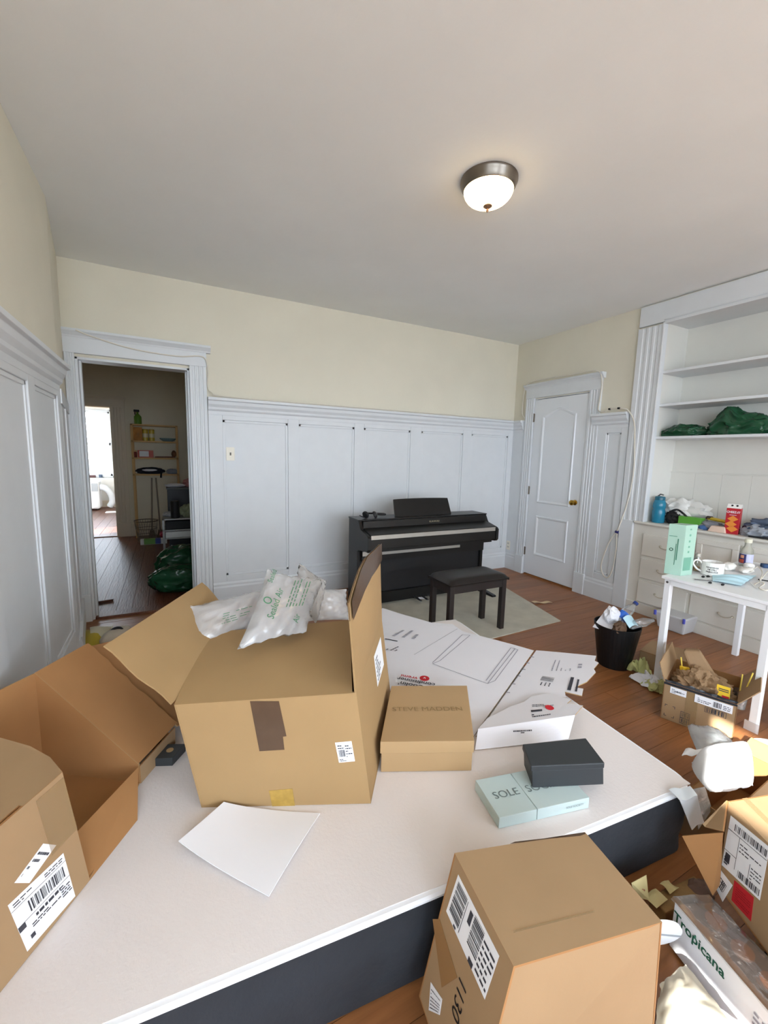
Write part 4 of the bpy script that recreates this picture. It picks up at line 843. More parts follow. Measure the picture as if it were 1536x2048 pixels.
# mint box
mi = thing('mint_box', 'tall mint green product box standing on the desk corner', 'box', onT(1360, 1152))
m0 = onT(1361, 1152); mdx = (onT(1332, 1147)-m0); mdx.z = 0; mdx = mdx.normalized()*.085; mdy = (onT(1386, 1149)-m0); mdy = mdy.normalized()*.10
hm = (oy(1371, 1051, m0.y).z-TZ)
M_MINT = mat('mint_card', 'A3C4B3', .5); MB().obox(m0, mdx, mdy, (0, 0, hm)).build('carton', M_MINT, mi, bevel=.0015)
nf = mdy.cross(V((0, 0, 1))); 
u1 = -mdx.normalized(); nA_ = V((0, 0, 1)).cross(-u1); nA_ = u1.cross(V((0, 0, 1)))
MB().lathe([(.010, 0), (.010, .0008), (.006, .0008), (.006, 0)], m0+mdx*.72+V((0, 0, hm*.50))+nA_*.001, 16, nA_, cap=False).build('logo_mark', mat('dark_green_ink', '23543F', .6), mi)
qf = [m0+mdx, m0, m0+V((0, 0, hm)), m0+mdx+V((0, 0, hm))]; prints(qf, [(.52, .2, .56, .62), (.60, .3, .66, .72), (.08, .76, .55, .77)], .0012).build('printing', mat('green_ink', '3E7A62', .6), mi, recalc=False)
qs = [m0, m0+mdy, m0+mdy+V((0, 0, hm)), m0+V((0, 0, hm))]; prints(qs, [(.1, .1, .75, .36), (.35, .45, .5, .49), (.35, .55, .5, .59), (.35, .66, .5, .70), (.35, .78, .5, .82), (.35, .9, .5, .93)], .0012).build('printing', mat('green_ink2', '6FA38C', .6), mi, recalc=False)
# mug
mg0 = onT(1423, 1150); mug = thing('white_mug', 'white mug with black lettering and round handle on the desk', 'mug', mg0); mr = (onT(1406, 1150)-onT(1440, 1150)).length/2*1.02
mh = .082; M_CER = mat('white_ceramic', 'F3F1EC', .15)
MB().lathe([(mr*.88, 0), (mr, .006), (mr, mh), (mr*.93, mh), (mr*.93, .008), (.001, .007)], mg0, 32).build('cup', M_CER, mug, smooth=False)
hd = (onT(1385, 1146)-mg0).normalized(); hz = lambda s, z: mg0+hd*s+V((0, 0, z))
MB().tube(smoothpath([hz(mr*.96, .02), hz(mr*1.35, .03), hz(mr*1.75, .06), hz(mr*1.6, .082), hz(mr*1.25, .084), hz(mr*.96, .068)], 5), .0055, 8).build('handle', M_CER, mug, smooth=True)
td_ = (V((0, 0, 0))-V((mg0.x, mg0.y, 0))).normalized(); rd = V((td_.y, -td_.x, 0)); rd = -rd if rd.dot(C_R) < 0 else rd
def wraptext(s, zc, h, r_):
    w = text(s, V((0, 0, 0)), (1, 0, 0), (0, 1, 0), h, M_BLK2, mug, 'lettering', lift=0, bold=.03); me = w.data
    for v in me.vertices:
        p = v.co+ORI[mug]; a = p.x/r_; q_ = mg0+td_*(r_*cos(a))+rd*(r_*sin(a))+V((0, 0, zc+p.y)); v.co = q_-ORI[mug]
for i, s_ in enumerate(('WHATEVER', "I'M STILL", 'FABULOUS')): wraptext(s_, .054-.013*i, .0085, mr+.0008)
# blue face mask
mk = [onT(1424, 1170), onT(1472, 1176), onT(1506, 1152), onT(1428, 1152)]
def mask_fn(u, v):
    p = bil([onT(1425, 1164), onT(1482, 1174), onT(1512, 1154), onT(1424, 1152)], u, v); p.z = TZ+.004+.018*sin(pi*u)*sin(pi*v)+.0022*sin(v*pi*8)+.006; return p
msk = thing('blue_face_mask', 'pale blue pleated face mask lying on the desk by the mug', 'face mask', onT(1460, 1162))
MB().sheet(mask_fn, 14, 24, .0015).build('mask_body', mat('mask_blue', 'BFE2EE', .8), msk, smooth=True)
M_ELAS = mat('mask_elastic', 'F0F0EE', .7)
ml_ = lambda *ps: smoothpath([onT(x, y)+V((0, 0, h)) for x, y, h in ps], 5)
MB().tube(ml_((1512, 1155, .008), (1519, 1162, .012), (1521, 1172, .004), (1514, 1178, .004), (1506, 1172, .004), (1500, 1166, .008)), .0016, 6).build('ear_loop', M_ELAS, msk)
# crumpled white masks behind, disc, cable
for i, (x, y, rx, ry, rz) in enumerate(((1456, 1140, .05, .035, .028), (1492, 1146, .055, .03, .02))):
    p = onT(x, y); tag(MB().blob(p+V((0, 0, rz*.8)), (rx, ry, rz), 20+i, 3, .35, 1.6, TZ).build('used_face_mask', mat('mask_white', 'E3E0D8', .8), smooth=True), ('crumpled off white face mask behind the mug' if i == 0 else 'folded off white face mask under the round white case'), 'face mask')
p = onT(1497, 1139); er = thing('round_case', 'round white case with black emblem among the masks', 'case', p)
MB().lathe([(.02, 0), (.028, .006), (.029, .024), (.024, .034), (.008, .039)], p+V((0, 0, .004)), 22).build('shell', M_CER, er, smooth=True)
vd = (CAM-p).normalized(); em = p+V((0, 0, .02))+V((vd.x, vd.y, 0)).normalized()*.0295
text('~o~', em, rd, (0, 0, 1), .012, M_BLK2, er, 'emblem', lift=.0004)
tag(MB().tube(ml_((1500, 1150, .02), (1514, 1143, .03), (1524, 1152, .02), (1519, 1164, .006), (1530, 1152, .012), (1538, 1146, .02)), .003, 8).build('white_cable', M_CORD), 'white looped cable on the desk beside the masks', 'cable')
tag(MB().tube(ml_((1508, 1172, .006), (1520, 1166, .006), (1528, 1170, .006), (1518, 1178, .006), (1530, 1182, .004), (1540, 1180, .004)), .003, 8).build('earphone_cord', M_CORD), 'tangled cream earphone cord at the desk edge', 'cord')
p = onT(1526, 1136); tag(MB().obox(p, (.05, -.06, 0), (.03, .03, 0), (0, 0, .025)).build('navy_pouch', mat('navy', '1F3F66', .6), bevel=.006), 'small navy pouch at the back of the desk', 'pouch')
for i, (a, b, m) in enumerate((((1389, 1160), (1424, 1163), M_STEEL), ((1516, 1160), (1540, 1164), M_BLK2))):
    tag(MB().tube([onT(*a)+V((0, 0, .004)), onT(*b)+V((0, 0, .004))], .0035, 8, r1=.003).build('pen', m), 'grey pen lying before the mug' if i == 0 else 'dark pen at the right end of the desk', 'pen')
for i, (x, y) in enumerate(((1406, 1155), (1420, 1167), (1416, 1154), (1445, 1171))):
    p = onT(x, y); tag(MB().blob(p+V((0, 0, .005)), (.012, .008, .006), 40+i, 2, .3, 1.5, TZ).build('black_clip', M_BLK2), ('tiny black scrap on the desk by the foot of the mug', 'tiny black scrap at the near corner of the blue mask', 'tiny black scrap touching the mug base beside the mask', 'tiny black scrap on the desk in front of the blue mask')[i], 'scrap')
# small jar behind the mint box, clear bottle with label
p = onT(1392, 1142); jr = thing('glass_jar', 'small clear jar with amber contents beside the mint box', 'jar', p); M_GL = pane_mat('clear_glass', 'EEF2EF', .14)
MB().lathe([(.018, 0), (.02, .004), (.02, .07), (.014, .085), (.014, .095)], p, 18).build('jar_body', M_GL, jr, smooth=True); MB().lathe([(.017, .003), (.017, .03)], p, 16).build('contents', mat('amber_fill', 'B99467', .5), jr)
MB().lathe([(.016, .095), (.016, .112), (.004, .116)], p, 16).build('jar_lid', mat('silver_lid', 'C9C4B8', .3, metal=.5), jr)
p = onT(1490, 1132); bt = thing('sauce_bottle', 'clear plastic bottle with orange and blue label standing on the desk', 'bottle', p)
MB().lathe([(.034, 0), (.036, .005), (.036, .09), (.033, .11), (.018, .135), (.017, .16)], p, 24).build('bottle_body', film_mat('bottle_haze', 'DEDCCB', .5, .35, .2), bt, smooth=True)
MB().lathe([(.0205, .158), (.0205, .182), (.01, .185)], p, 20).build('cap', mat('cream_cap', 'D8D5C0', .5), bt)
MB().lathe([(.0366, .02), (.0366, .085)], p, 24, cap=False).build('label_band', mat('label_lilac', 'BFC0D6', .5), bt)
td2 = (CAM-p); td2.z = 0; td2.normalize(); rr2 = V((td2.y, -td2.x, 0)); rr2 = -rr2 if rr2.dot(C_R) < 0 else rr2
def bpatch(a0, a1, z0, z1, m, nm_):
    mb = MB(); mb.sheet(lambda u, v: p+(td2*cos(a0+(a1-a0)*u)+rr2*sin(a0+(a1-a0)*u))*.0372+V((0, 0, z0+(z1-z0)*v)), 8, 2, .0003); return mb.build(nm_, m, bt)
bpatch(-1.3, .0, .022, .083, mat('label_blue', '2A2F63', .5), 'label_panel'); bpatch(-1.15, -.25, .024, .048, mat('label_orange', 'C8532E', .5), 'label_picture'); bpatch(-.9, -.3, .056, .076, mat('label_peach', 'E2A07A', .5), 'label_picture')

# ================================================================== BUILT-IN COUNTER AND SHELF CLUTTER
CZ = .8345
def onC(px, py): return oz(px, py, CZ)
p = onC(1296, 1041); p.x = XR+.06; p.y = 2.145; p = V((XR+.062, 2.135, CZ))
wbt = thing('blue_water_bottle', 'translucent blue water bottle with dark cap on the counter corner', 'bottle', p)
MB().lathe([(.044, 0), (.049, .006), (.050, .10), (.045, .12), (.050, .135), (.049, .165), (.040, .195), (.036, .2)], p, 24).build('bottle_body', mat('blue_plastic', '2E93B5', .2, trans=.3, alpha=.92), wbt, smooth=True)
MB().lathe([(.039, .198), (.04, .22), (.036, .228), (.02, .232)], p, 24).build('cap', mat('teal_cap', '1F5F74', .3), wbt, smooth=True); MB().tube([p+V((.0, .02, .23)), p+V((0, 0, .248)), p+V((0, -.025, .243))], .006, 8).build('cap_loop', M_STEEL, wbt)
def bag(name, label, c, rad, seed, m, cat='bag', amp=.3, freq=1.7, floor=CZ, sub=4, rot=0, group=None): return tag(MB().blob(c, rad, seed, sub, amp, freq, floor, rot=rot).build(name, m, smooth=True), label, cat, group)
bag('white_plastic_bag', 'crumpled white plastic bag at the back of the counter', (XR+.21, 2.02, CZ+.085), (.10, .19, .115), 3, M_WBAG, amp=.75, freq=2.2)
bag('black_mesh_bag', 'black tangled mesh bag beside the blue bottle', (XR+.11, 2.03, CZ+.055), (.05, .062, .06), 5, M_BLK2, amp=.5, freq=3)
tag(MB().tube(smoothpath([(XR+.09, 2.06, CZ+.10), (XR+.08, 2.0, CZ+.13), (XR+.06, 1.93, CZ+.10), (XR+.05, 1.87, CZ+.05), (XR+.05, 1.84, CZ+.01)], 5), .008, 6).build('black_strap', M_BLK2), 'black strap arching over the counter clutter', 'strap')
gx = thing('green_box', 'bright green carton on the counter behind the mint box', 'box', (XR+.06, 1.87, CZ)); MB().box(XR+.03, XR+.10, 1.79, 1.955, CZ, CZ+.085).build('carton', mat('lime_card', '5DA33A', .5), gx, bevel=.002); MB().box(XR+.0285, XR+.0305, 1.80, 1.86, CZ+.005, CZ+.03).build('label_patch', M_LABEL, gx)
yp = thing('yellow_packet', 'yellow and dark striped packet lying on the counter', 'packet', (XR+.15, 1.70, CZ+.03)); MB().sheet(lambda u, v: V((XR+.12+.06*v, 1.79-.20*u, CZ+.085-.02*u+.012*sin(pi*v))), 8, 6, .012).build('wrapper', mat('packet_yellow', 'D8B92C', .4), yp, smooth=True)
MB().sheet(lambda u, v: V((XR+.118+.064*v, 1.80-.03*u, CZ+.088+.013*sin(pi*v))), 3, 6, .014).build('band', mat('packet_dark', '3A2A22', .5), yp)
for i, (y0, w, z, rx, lb_) in enumerate(((1.98, .22, .012, .02, 'grey white crumpled envelope at the counter front'), (1.70, .24, .03, .09, 'white sheet of paper under the yellow packet'), (1.60, .16, .05, .12, 'grey folded sheet beside the red carton'))):
    tag(MB().sheet(lambda u, v, y0=y0, w=w, z=z, rx=rx, i=i: V((XR+rx+.14*v-.01*u, y0-w*u, CZ+.003+z*(.35+.65*sin(2.2*u+i))*(.2+.8*v)+.008*noise.noise(V((u*5, v*5, i))))), 10, 8, .002).build('loose_paper', mat('grey_paper', 'CFCFD0', .7) if i != 1 else M_PAPER, smooth=True), lb_, 'paper')
bag('grey_cloth', 'grey cloth heap in front of the yellow packet', (XR+.09, 1.755, CZ+.025), (.06, .09, .04), 9, mat('grey_cloth', '85868C', .9), 'cloth', amp=.7, freq=2.4)
bag('blue_cloth', 'small blue cloth lump at the counter edge', (XR+.03, 1.765, CZ+.015), (.02, .035, .02), 11, mat('blue_cloth', '4A6DA0', .9), 'cloth', sub=3)
tag(MB().hexa([(XR-.005, 1.60, CZ), (XR+.06, 1.60, CZ), (XR+.06, 1.72, CZ), (XR-.005, 1.72, CZ), (XR, 1.61, CZ+.045), (XR+.05, 1.61, CZ+.045), (XR+.05, 1.70, CZ+.045), (XR, 1.70, CZ+.045)]).build('peach_soap_box', mat('peach_card', 'E3C8B4', .6), bevel=.004), 'small peach coloured box at the counter edge', 'box')
# red snack carton
rc = thing('red_snack_carton', 'red snack carton with gable top and orange crackers standing on the counter', 'carton', (XR+.05, 1.545, CZ))
r0 = ox(1447, 1066, XR+.01); r0.z = CZ; rw_ = V((.012, -.085, 0)); rdp = V((.075, .02, 0)); rh = .195; M_REDC = mat('red_card', 'B4202A', .45)
MB().obox(r0, rw_, rdp, (0, 0, rh)).build('carton_body', M_REDC, rc, bevel=.002)
a, b = r0+V((0, 0, rh)), r0+rw_+V((0, 0, rh)); MB().hexa([a, b, b+rdp, a+rdp, a+rdp*.35+V((0, 0, .03)), b+rdp*.35+V((0, 0, .03)), b+rdp*.65+V((0, 0, .03)), a+rdp*.65+V((0, 0, .03))]).build('gable_top', M_CER, rc)
for f in (.35, .7): 
    pcap = a.lerp(b, f)+rdp*.2+V((0, 0, .018)); MB().lathe([(.007, 0), (.007, .003)], pcap, 10, V((-1, 0, .8))).build('vent', M_BLK2, rc)
un = rw_.normalized(); fo = r0+V((-.0012, 0, 0)); nn_ = un.cross(V((0, 0, 1)))
text('CHEEZ-IT', r0+rw_*.5+V((0, 0, .165)), un, (0, 0, 1), .015, M_LABEL, rc, 'brand_lettering', bold=.02, lift=.0015, sx=.9); prints([r0, r0+rw_, r0+rw_+V((0, 0, rh)), r0+V((0, 0, rh))], [(.25, .73, .75, .745)], .0015).build('printing', M_LABEL, rc, recalc=False)
M_CRK = mat('cracker_orange', 'E08A35', .6)
for (u, z, s_) in ((.52, .115, .024), (.42, .075, .026), (.55, .04, .026)):
    cpt = r0+rw_*u+V((0, 0, z)); k_ = [cpt+un*s_*1.4, cpt+V((0, 0, s_)), cpt-un*s_*1.4, cpt-V((0, 0, s_))]; MB().panel([q_+nn_*.0018 for q_ in k_], .0008, 0, 0).build('cracker_picture', M_CRK, rc)
bag('denim_heap', 'blue grey heap of folded clothes at the right of the counter', (XR+.15, 1.36, CZ+.055), (.11, .17, .075), 14, mat('denim_grey', '59677C', .9), 'clothes', amp=.8, freq=2.2)
bag('grey_scarf', 'pale grey scarf beside the red snack carton', (XR+.07, 1.43, CZ+.03), (.06, .09, .05), 16, mat('pale_grey_cloth', '9EA3AA', .9), 'cloth', amp=.8, freq=2.2)
tag(MB().box(XR+.0, XR+.07, 1.33, 1.46, CZ, CZ+.012).build('dark_notebook', M_BLK2, bevel=.003), 'thin dark notebook at the counter edge', 'notebook')
tag(MB().obox((XR+.06, 1.30, CZ+.06), (.14, .05, .05), (-.02, .06, .0), (0, -.01, .02)).build('wooden_board', mat('oiled_wood', '8A5A33', .5, var=.15), bevel=.006), 'brown wooden board leaning on the heap of clothes', 'board')
# green bags on the third shelf
SZ = 1.5775
bag('green_bin_bag', 'flat dark green plastic bag on the middle shelf beside the casing', (XR+.14, 2.045, SZ+.028), (.10, .16, .07), 2, M_GBAG, amp=.45, freq=1.5, floor=SZ+.0005, sub=5)
g2 = MB().blob((XR+.15, 1.64, SZ+.05), (.105, .205, .10), 8, 5, .6, 1.5, SZ+.0005)
for p_ in g2.v:
    k_ = math.exp(-((p_.y-1.735)/.06)**2); p_.z = min(p_.z+(p_.z-SZ)*.7*k_, SZ+.215)
tag(g2.build('green_bin_bag', M_GBAG, smooth=True), 'peaked dark green plastic bag further along the middle shelf', 'bag')

# ================================================================== CABLE ON THE WALL
XW = XR-.03
cab = [(XR-.03, 3.70, 1.83), (XR-.02, 3.745, 1.90), (XR-.022, 3.735, 2.12), (XR-.075, 3.6, 2.215), (XR-.075, 3.1, 2.215), (XR-.07, 2.78, 2.21), (XR-.03, 2.735, 2.12), (XR-.035, 2.735, 1.95), (XR-.05, 2.73, 1.84), (XR-.07, 2.66, 1.815), (XR-.07, 2.60, 1.835), (XR-.065, 2.50, 1.835), (XR-.05, 2.43, 1.81), (XR-.042, 2.37, 1.70), (XR-.042, 2.345, 1.5), (XR-.042, 2.33, 1.24), (XR-.03, 2.37, .96), (XR-.03, 2.43, .72)]
cw = thing('wall_cable', 'beige cable clipped over the door casing and hanging in a loop by the panel', 'cable', (XR-.03, 2.5, .26))
MB().tube(smoothpath(cab, 5), .006, 6).build('run', M_CORD, cw, smooth=True)
MB().tube(smoothpath([(XR-.03, 2.43, .72), (XR-.025, 2.50, .60), (XR-.024, 2.55, .45), (XR-.024, 2.565, .33), (XR-.024, 2.53, .255), (XR-.024, 2.48, .255), (XR-.024, 2.445, .35), (XR-.026, 2.43, .52), (XR-.03, 2.435, .70)], 5), .006, 6).build('loop', M_CORD, cw, smooth=True)
MB().tube([(XR-.03, 2.418, .70), (XR-.03, 2.45, .703)], .013, 8).build('tie', mat('navy_tie', '2A2B66', .6), cw)
for y in (2.60, 2.51): MB().tube([(XR-.07, y-.01, 1.835), (XR-.07, y+.01, 1.837)], .009, 8).build('tape_tag', M_BLK2, cw)
c2_ = thing('door_cable', 'beige cable drooping across the head of the hall doorway', 'cable', (.2, D-.05, 1.84))
MB().tube(smoothpath([(-.55, D-.066, 2.195), (-.45, D-.05, 2.165), (-.2, D-.036, 2.115), (.1, D-.034, 2.10), (.25, D-.036, 2.12), (.31, D-.04, 2.10), (.325, D-.02, 2.0), (.32, D-.012, 1.9), (.35, D-.04, 1.84), (.5, D-.07, 1.81), (1.6, D-.07, 1.81), (3.2, D-.07, 1.81), (3.65, D-.05, 1.81)], 5), .005, 6).build('run', M_CORD, c2_, smooth=True)

# ================================================================== BIN AND THINGS ON THE FLOOR
bc0 = V((2.485, 1.60, 0)); hB = .285; rb, rt = .098, .142
bl, br_ = oz(1200, 1335, 0), oz(1262, 1345, 0)
bc0 = (on(1196, 1325, 2, .0)+on(1258, 1330, 2, .0))/2
bn1 = thing('waste_bin', 'round black plastic waste bin overflowing with paper and bottles', 'bin', bc0)
MB().lathe([(rb, 0), (rb+.002, .01), (rt, hB), (rt-.005, hB), (rb-.004, .012), (.001, .012)], bc0, 40).build('bucket', mat('bin_plastic', '101113', .45), bn1, smooth=False)
def binp(dx, dy, dz): return bc0+V((dx, dy, hB+dz))
tag(MB().sheet(lambda u, v: binp(-.12+.20*u-.02*v, -.02+.10*v+.03*u, -.03+.06*u+.05*v*u), 8, 6, .003).build('brown_paper_sheet', M_PAPER, smooth=True), 'folded white card sticking out of the waste bin', 'card')
tag(MB().blob(binp(-.02, .03, .045), (.055, .045, .06), 31, 3, .5, 1.8).build('crumpled_paper', M_PAPER), 'crumpled white paper on top of the waste bin', 'paper')
tag(MB().blob(binp(-.07, -.06, .0), (.05, .035, .045), 33, 3, .5, 2.2).build('dark_wrapper', mat('brown_scrap', '5B4330', .7)), 'brown crumpled wrapper in the waste bin', 'wrapper')
pb = thing('plastic_bottle', 'empty clear plastic bottle with blue label and cap in the waste bin', 'bottle', binp(.05, .0, .02)); a_ = V((.75, -.15, .65)).normalized(); o_ = binp(-.01, .0, .01); M_CLR = film_mat('clear_pet', 'E8EEF0', .14, .6, .05)
MB().lathe([(.03, 0), (.034, .01), (.034, .1), (.03, .13), (.014, .165), (.013, .18)], o_, 20, a_).build('bottle_body', M_CLR, pb, smooth=True); MB().lathe([(.0345, .03), (.0345, .085)], o_, 20, a_, cap=False).build('label_band', mat('label_azure', '2F67C8', .5), pb); MB().lathe([(.016, .178), (.016, .194)], o_, 16, a_).build('cap', mat('cap_blue', '1C3C8C', .4), pb)
pb2 = thing('plastic_bottle', 'crushed clear bottle resting on the rim of the waste bin', 'bottle', binp(.08, -.07, 0)); o2_ = binp(.02, -.07, .012); a2_ = V((.9, -.35, .18)).normalized()
MB().lathe([(.026, 0), (.03, .01), (.026, .06), (.03, .1), (.02, .13), (.012, .15), (.012, .165)], o2_, 14, a2_).build('bottle_body', M_CLR, pb2)
tag(MB().sheet(lambda u, v: binp(-.03+.09*u, -.10+.05*v, .012+.05*v+.012*sin(pi*u)), 8, 8, .0015).build('discarded_face_mask', mat('mask_blue', 'BFE2EE', .8), smooth=True), 'pale face mask draped over the front rim of the waste bin', 'face mask')
# green white tissue heap
def crumple(name, label, c_, sx, sy, h, seed, m, cat):
    def fn(u, v):
        n1 = noise.ridged_multi_fractal(V((u*2.2+seed, v*2.2, seed)), 1, 2, 4, 1, 2); e = min(u, 1-u, v, 1-v)*4; a = 2*pi*noise.noise(V((u*2, v*2, seed+9)))
        return c_+V((sx*(u-.5)+.02*cos(a), sy*(v-.5)+.02*sin(a), .002+h*min(1, .15+e)*max(0, .45+.5*(n1-.9))))
    return tag(MB().sheet(fn, 26, 26, .0015).build(name, m, smooth=True), label, cat)
p = oz(1297, 1366, 0); crumple('tissue_heap', 'crumpled white tissue on the floor beside the waste bin', p, .17, .14, .07, 3, M_PAPER, 'tissue')
p = oz(1268, 1350, 0); crumple('green_wrapper', 'crumpled pale green wrapper at the foot of the waste bin', p+V((.045, .0, 0)), .07, .09, .12, 5, mat('pale_green_wrap', 'C9CB8A', .6), 'wrapper')
p = oz(1316, 1378, 0); crumple('green_wrapper', 'flat pale green wrapper beside the printed carton', p, .14, .12, .06, 8, mat('pale_green_wrap', 'C9CB8A', .6), 'wrapper')
# clear storage tub under the drawers
p = oz(1352, 1258, 0); tbx = thing('plastic_tub', 'frosted plastic tub with blue clips under the drawers', 'tub', p); MB().hexa([p+V(q_) for q_ in ((-.09, -.10, 0), (.06, -.10, 0), (.06, .10, 0), (-.09, .10, 0), (-.12, -.12, .14), (.07, -.12, .14), (.07, .12, .14), (-.12, .12, .14))]).build('tub_body', mat('frosted_plastic', 'DADADB', .5, alpha=.8), tbx, bevel=.012)
for s_ in (-1, 1): MB().box(p.x-.13, p.x-.115, p.y+s_*.11-.008, p.y+s_*.11+.008, .105, .145).build('clip', mat('clip_blue', '5A5FC0', .5), tbx, bevel=.003)

# ================================================================== CARTONS UNDER AND BESIDE THE DESK
def carton(name, label, o, ux, uy, w, d, h, m=M_CARD2, flaps=(), th=.004, open_top=True, inner=M_CARDI):
    o, ux, uy = V(o), V(ux).normalized(), V(uy).normalized(); up = V((0, 0, 1)); t = thing(name, label, 'box', o+ux*w/2+uy*d/2)
    c_ = [o, o+ux*w, o+ux*w+uy*d, o+uy*d]
    for i in range(4):
        a, b = c_[i], c_[(i+1) % 4]; MB().panel([a, b, b+up*h, a+up*h], th, 0, 1).build('side_panel', [m, inner], t)
    MB().panel([c_[0]+up*.004, c_[1]+up*.004, c_[2]+up*.004, c_[3]+up*.004], .003, 1, 0).build('bottom_panel', [m, inner], t)
    if not open_top: MB().panel([p_+up*(h+.001) for p_ in c_], .004, 0, 1).build('top_panel', [m, inner], t)
    for (i, ln, ang, sh) in flaps:                       # edge index, length, angle from outward-horizontal, taper
        a, b = c_[i]+up*h, c_[(i+1) % 4]+up*h; e = (b-a).normalized(); out = e.cross(up); dv = out*cos(ang)+up*sin(ang)
        MB().panel([a, b, b+dv*ln-e*sh, a+dv*ln+e*sh], th, 1, 0).build('flap', [m, inner], t)
    return t, c_
aX = V((.342, -.94, 0)); aY = V((.94, .342, 0)); a0_ = V((2.303, 1.166, 0))
ab, ac = carton('printed_carton', 'open parcel carton with black printed tape and labels under the desk end', a0_, aX, aY, .30, .36, .205, flaps=((3, .10, 1.25, 0), (1, .12, .9, .01)))
def sq(u0, u1, z0, z1): return [a0_+aX*u0+V((0, 0, z0)), a0_+aX*u1+V((0, 0, z0)), a0_+aX*u1+V((0, 0, z1)), a0_+aX*u0+V((0, 0, z1))]
nF = aX.cross(V((0, 0, 1)))
ft_dir = (nF*.35+V((0, 0, -.94))).normalized(); ftq = [a0_+V((0, 0, .206))+nF*.002, a0_+aX*.30+V((0, 0, .206))+nF*.002]
MB().panel([ftq[0]+nF*.001, ftq[1]+nF*.001, ftq[1]+V((0, 0, -.010))+nF*.001, ftq[0]+V((0, 0, -.012))+nF*.001][::-1], .0006, 0, 0).build('printed_tape', mat('dark_slate_tape', '2E3238', .25), ab)
MB().sheet(lambda u, v: a0_+aX*(.30*u)+V((0, 0, .203+.012*v*(1+.9*noise.noise(V((u*9, v, 1))))))-nF*(.002+.010*v+.006*noise.noise(V((u*13, v*2, 7)))), 30, 3, .0008).build('torn_tape', mat('dark_slate_tape', '2E3238', .25), ab)
sticker(sq(.03, .10, .155, .19), ab, lines(.1, .15, .9, .85, 3, .4, 3)+barcode(.3, .3, .7, .6, 8, True, 4), 'small_label', lift=.002)
sticker([p_ for p_ in sq(.135, .285, .150, .192)], ab, barcode(.5, .15, .72, .8, 9, True, 8)+lines(.08, .2, .45, .8, 3, .4, 9)+lines(.76, .2, .95, .8, 3, .4, 10), lift=.003)
prints(sq(.18, .265, .115, .145), [(0, 0, 1, .06), (0, .94, 1, 1), (0, 0, .02, 1), (.98, 0, 1, 1)]+barcode(.08, .12, .94, .9, 9, True, 2), .0012).build('printing', M_INK, ab, recalc=False)
prints(sq(.085, .125, .01, .075), [(0, 0, 1, .04), (0, .96, 1, 1), (0, 0, .04, 1), (.96, 0, 1, 1), (0, .44, 1, .5)]+barcode(.15, .1, .9, .38, 6, True, 3)+barcode(.15, .58, .9, .9, 6, True, 4), .0012).build('printing', M_INK, ab, recalc=False)
prints(sq(.015, .06, .02, .085), [(0, 0, .25, .04), (0, 0, .05, .2), (.75, .0, 1, .04), (.95, 0, 1, .2), (0, .96, .25, 1), (0, .8, .05, 1), (.75, .96, 1, 1), (.95, .8, 1, 1)], .0012).build('corner_marks', M_INK, ab, recalc=False)
MB().panel([p_+nF*.0012 for p_ in sq(.10, .15, 0, .2)], .0006, 0, 0).build('clear_tape', M_CTAPE, ab)
# paper takeaway bags in the carton
def kbag(name, label, c, rad, seed, group=None, rot=0): return tag(MB().blob(c, rad, seed, 4, .38, 1.4, None, rot=rot).build(name, M_KRAFT), label, 'paper bag', group)
ci = a0_+aX*.14+aY*.16
kb = thing('takeaway_bag', 'crumpled brown takeaway bag with yellow emblem inside the printed carton', 'paper bag', ci+V((0, 0, .01)))
MB().blob(ci+aX*.01-aY*.03+V((0, 0, .155)), (.095, .12, .105), 61, 5, .7, 1.9, .012, rot=.35).build('bag_body', M_KRAFT, kb)
pe = ci+aX*.10-aY*.06+V((0, 0, .215)); eb = [pe-aX*.028-V((0, 0, .035)), pe+aX*.028-V((0, 0, .035)), pe+aX*.025+V((0, 0, .035))+aY*.02, pe-aX*.028+V((0, 0, .035))+aY*.02]; eb = [q_-aY*.055 for q_ in eb]
MB().panel(eb, .002, 0, 0).build('yellow_emblem', mat('fastfood_yellow', 'EFC62B', .6), kb); prints(eb, [(.15, .62, .9, .68), (.15, .74, .9, .80)], .002).build('printing', M_INK, kb, recalc=False); prints(eb, [(.45, .12, .95, .38)], .002).build('red_mark', M_RED, kb, recalc=False)
kb2 = thing('takeaway_bag', 'tall brown takeaway bag lying across the printed carton', 'paper bag', ci+V((0, 0, .2)))
MB().hexa([ci+V(q_) for q_ in ((-.02, .02, .19), (.06, -.08, .19), (.10, -.05, .19), (.03, .06, .19), (-.01, .10, .33), (.05, .04, .34), (.09, .07, .34), (.04, .12, .33))]).build('bag_body', M_KRAFT, kb2, bevel=.012)
for i, (dx, dz) in enumerate(((-.075, .0), (.16, .0), (.175, .02))):
    b_ = ci+aX*dx+V((0, 0, .17+dz)); tag(MB().tube([b_, b_+V((-.01+.012*i, .02-.02*i, .13))], .0032, 8).build('drinking_straw', mat('straw_yellow', 'E6C95A', .5)), ('yellow drinking straw leaning beside the takeaway bag', 'pale yellow straw at the back of the printed carton', 'second pale straw rising from the printed carton')[i], 'straw')
tag(MB().lathe([(.026, 0), (.033, .09), (.032, .092), (.024, .004)], ci+aX*.165+aY*.05+V((0, 0, .10)), 18).build('clear_cup', M_CLR, smooth=True), 'clear plastic cup holding straws in the printed carton', 'cup')
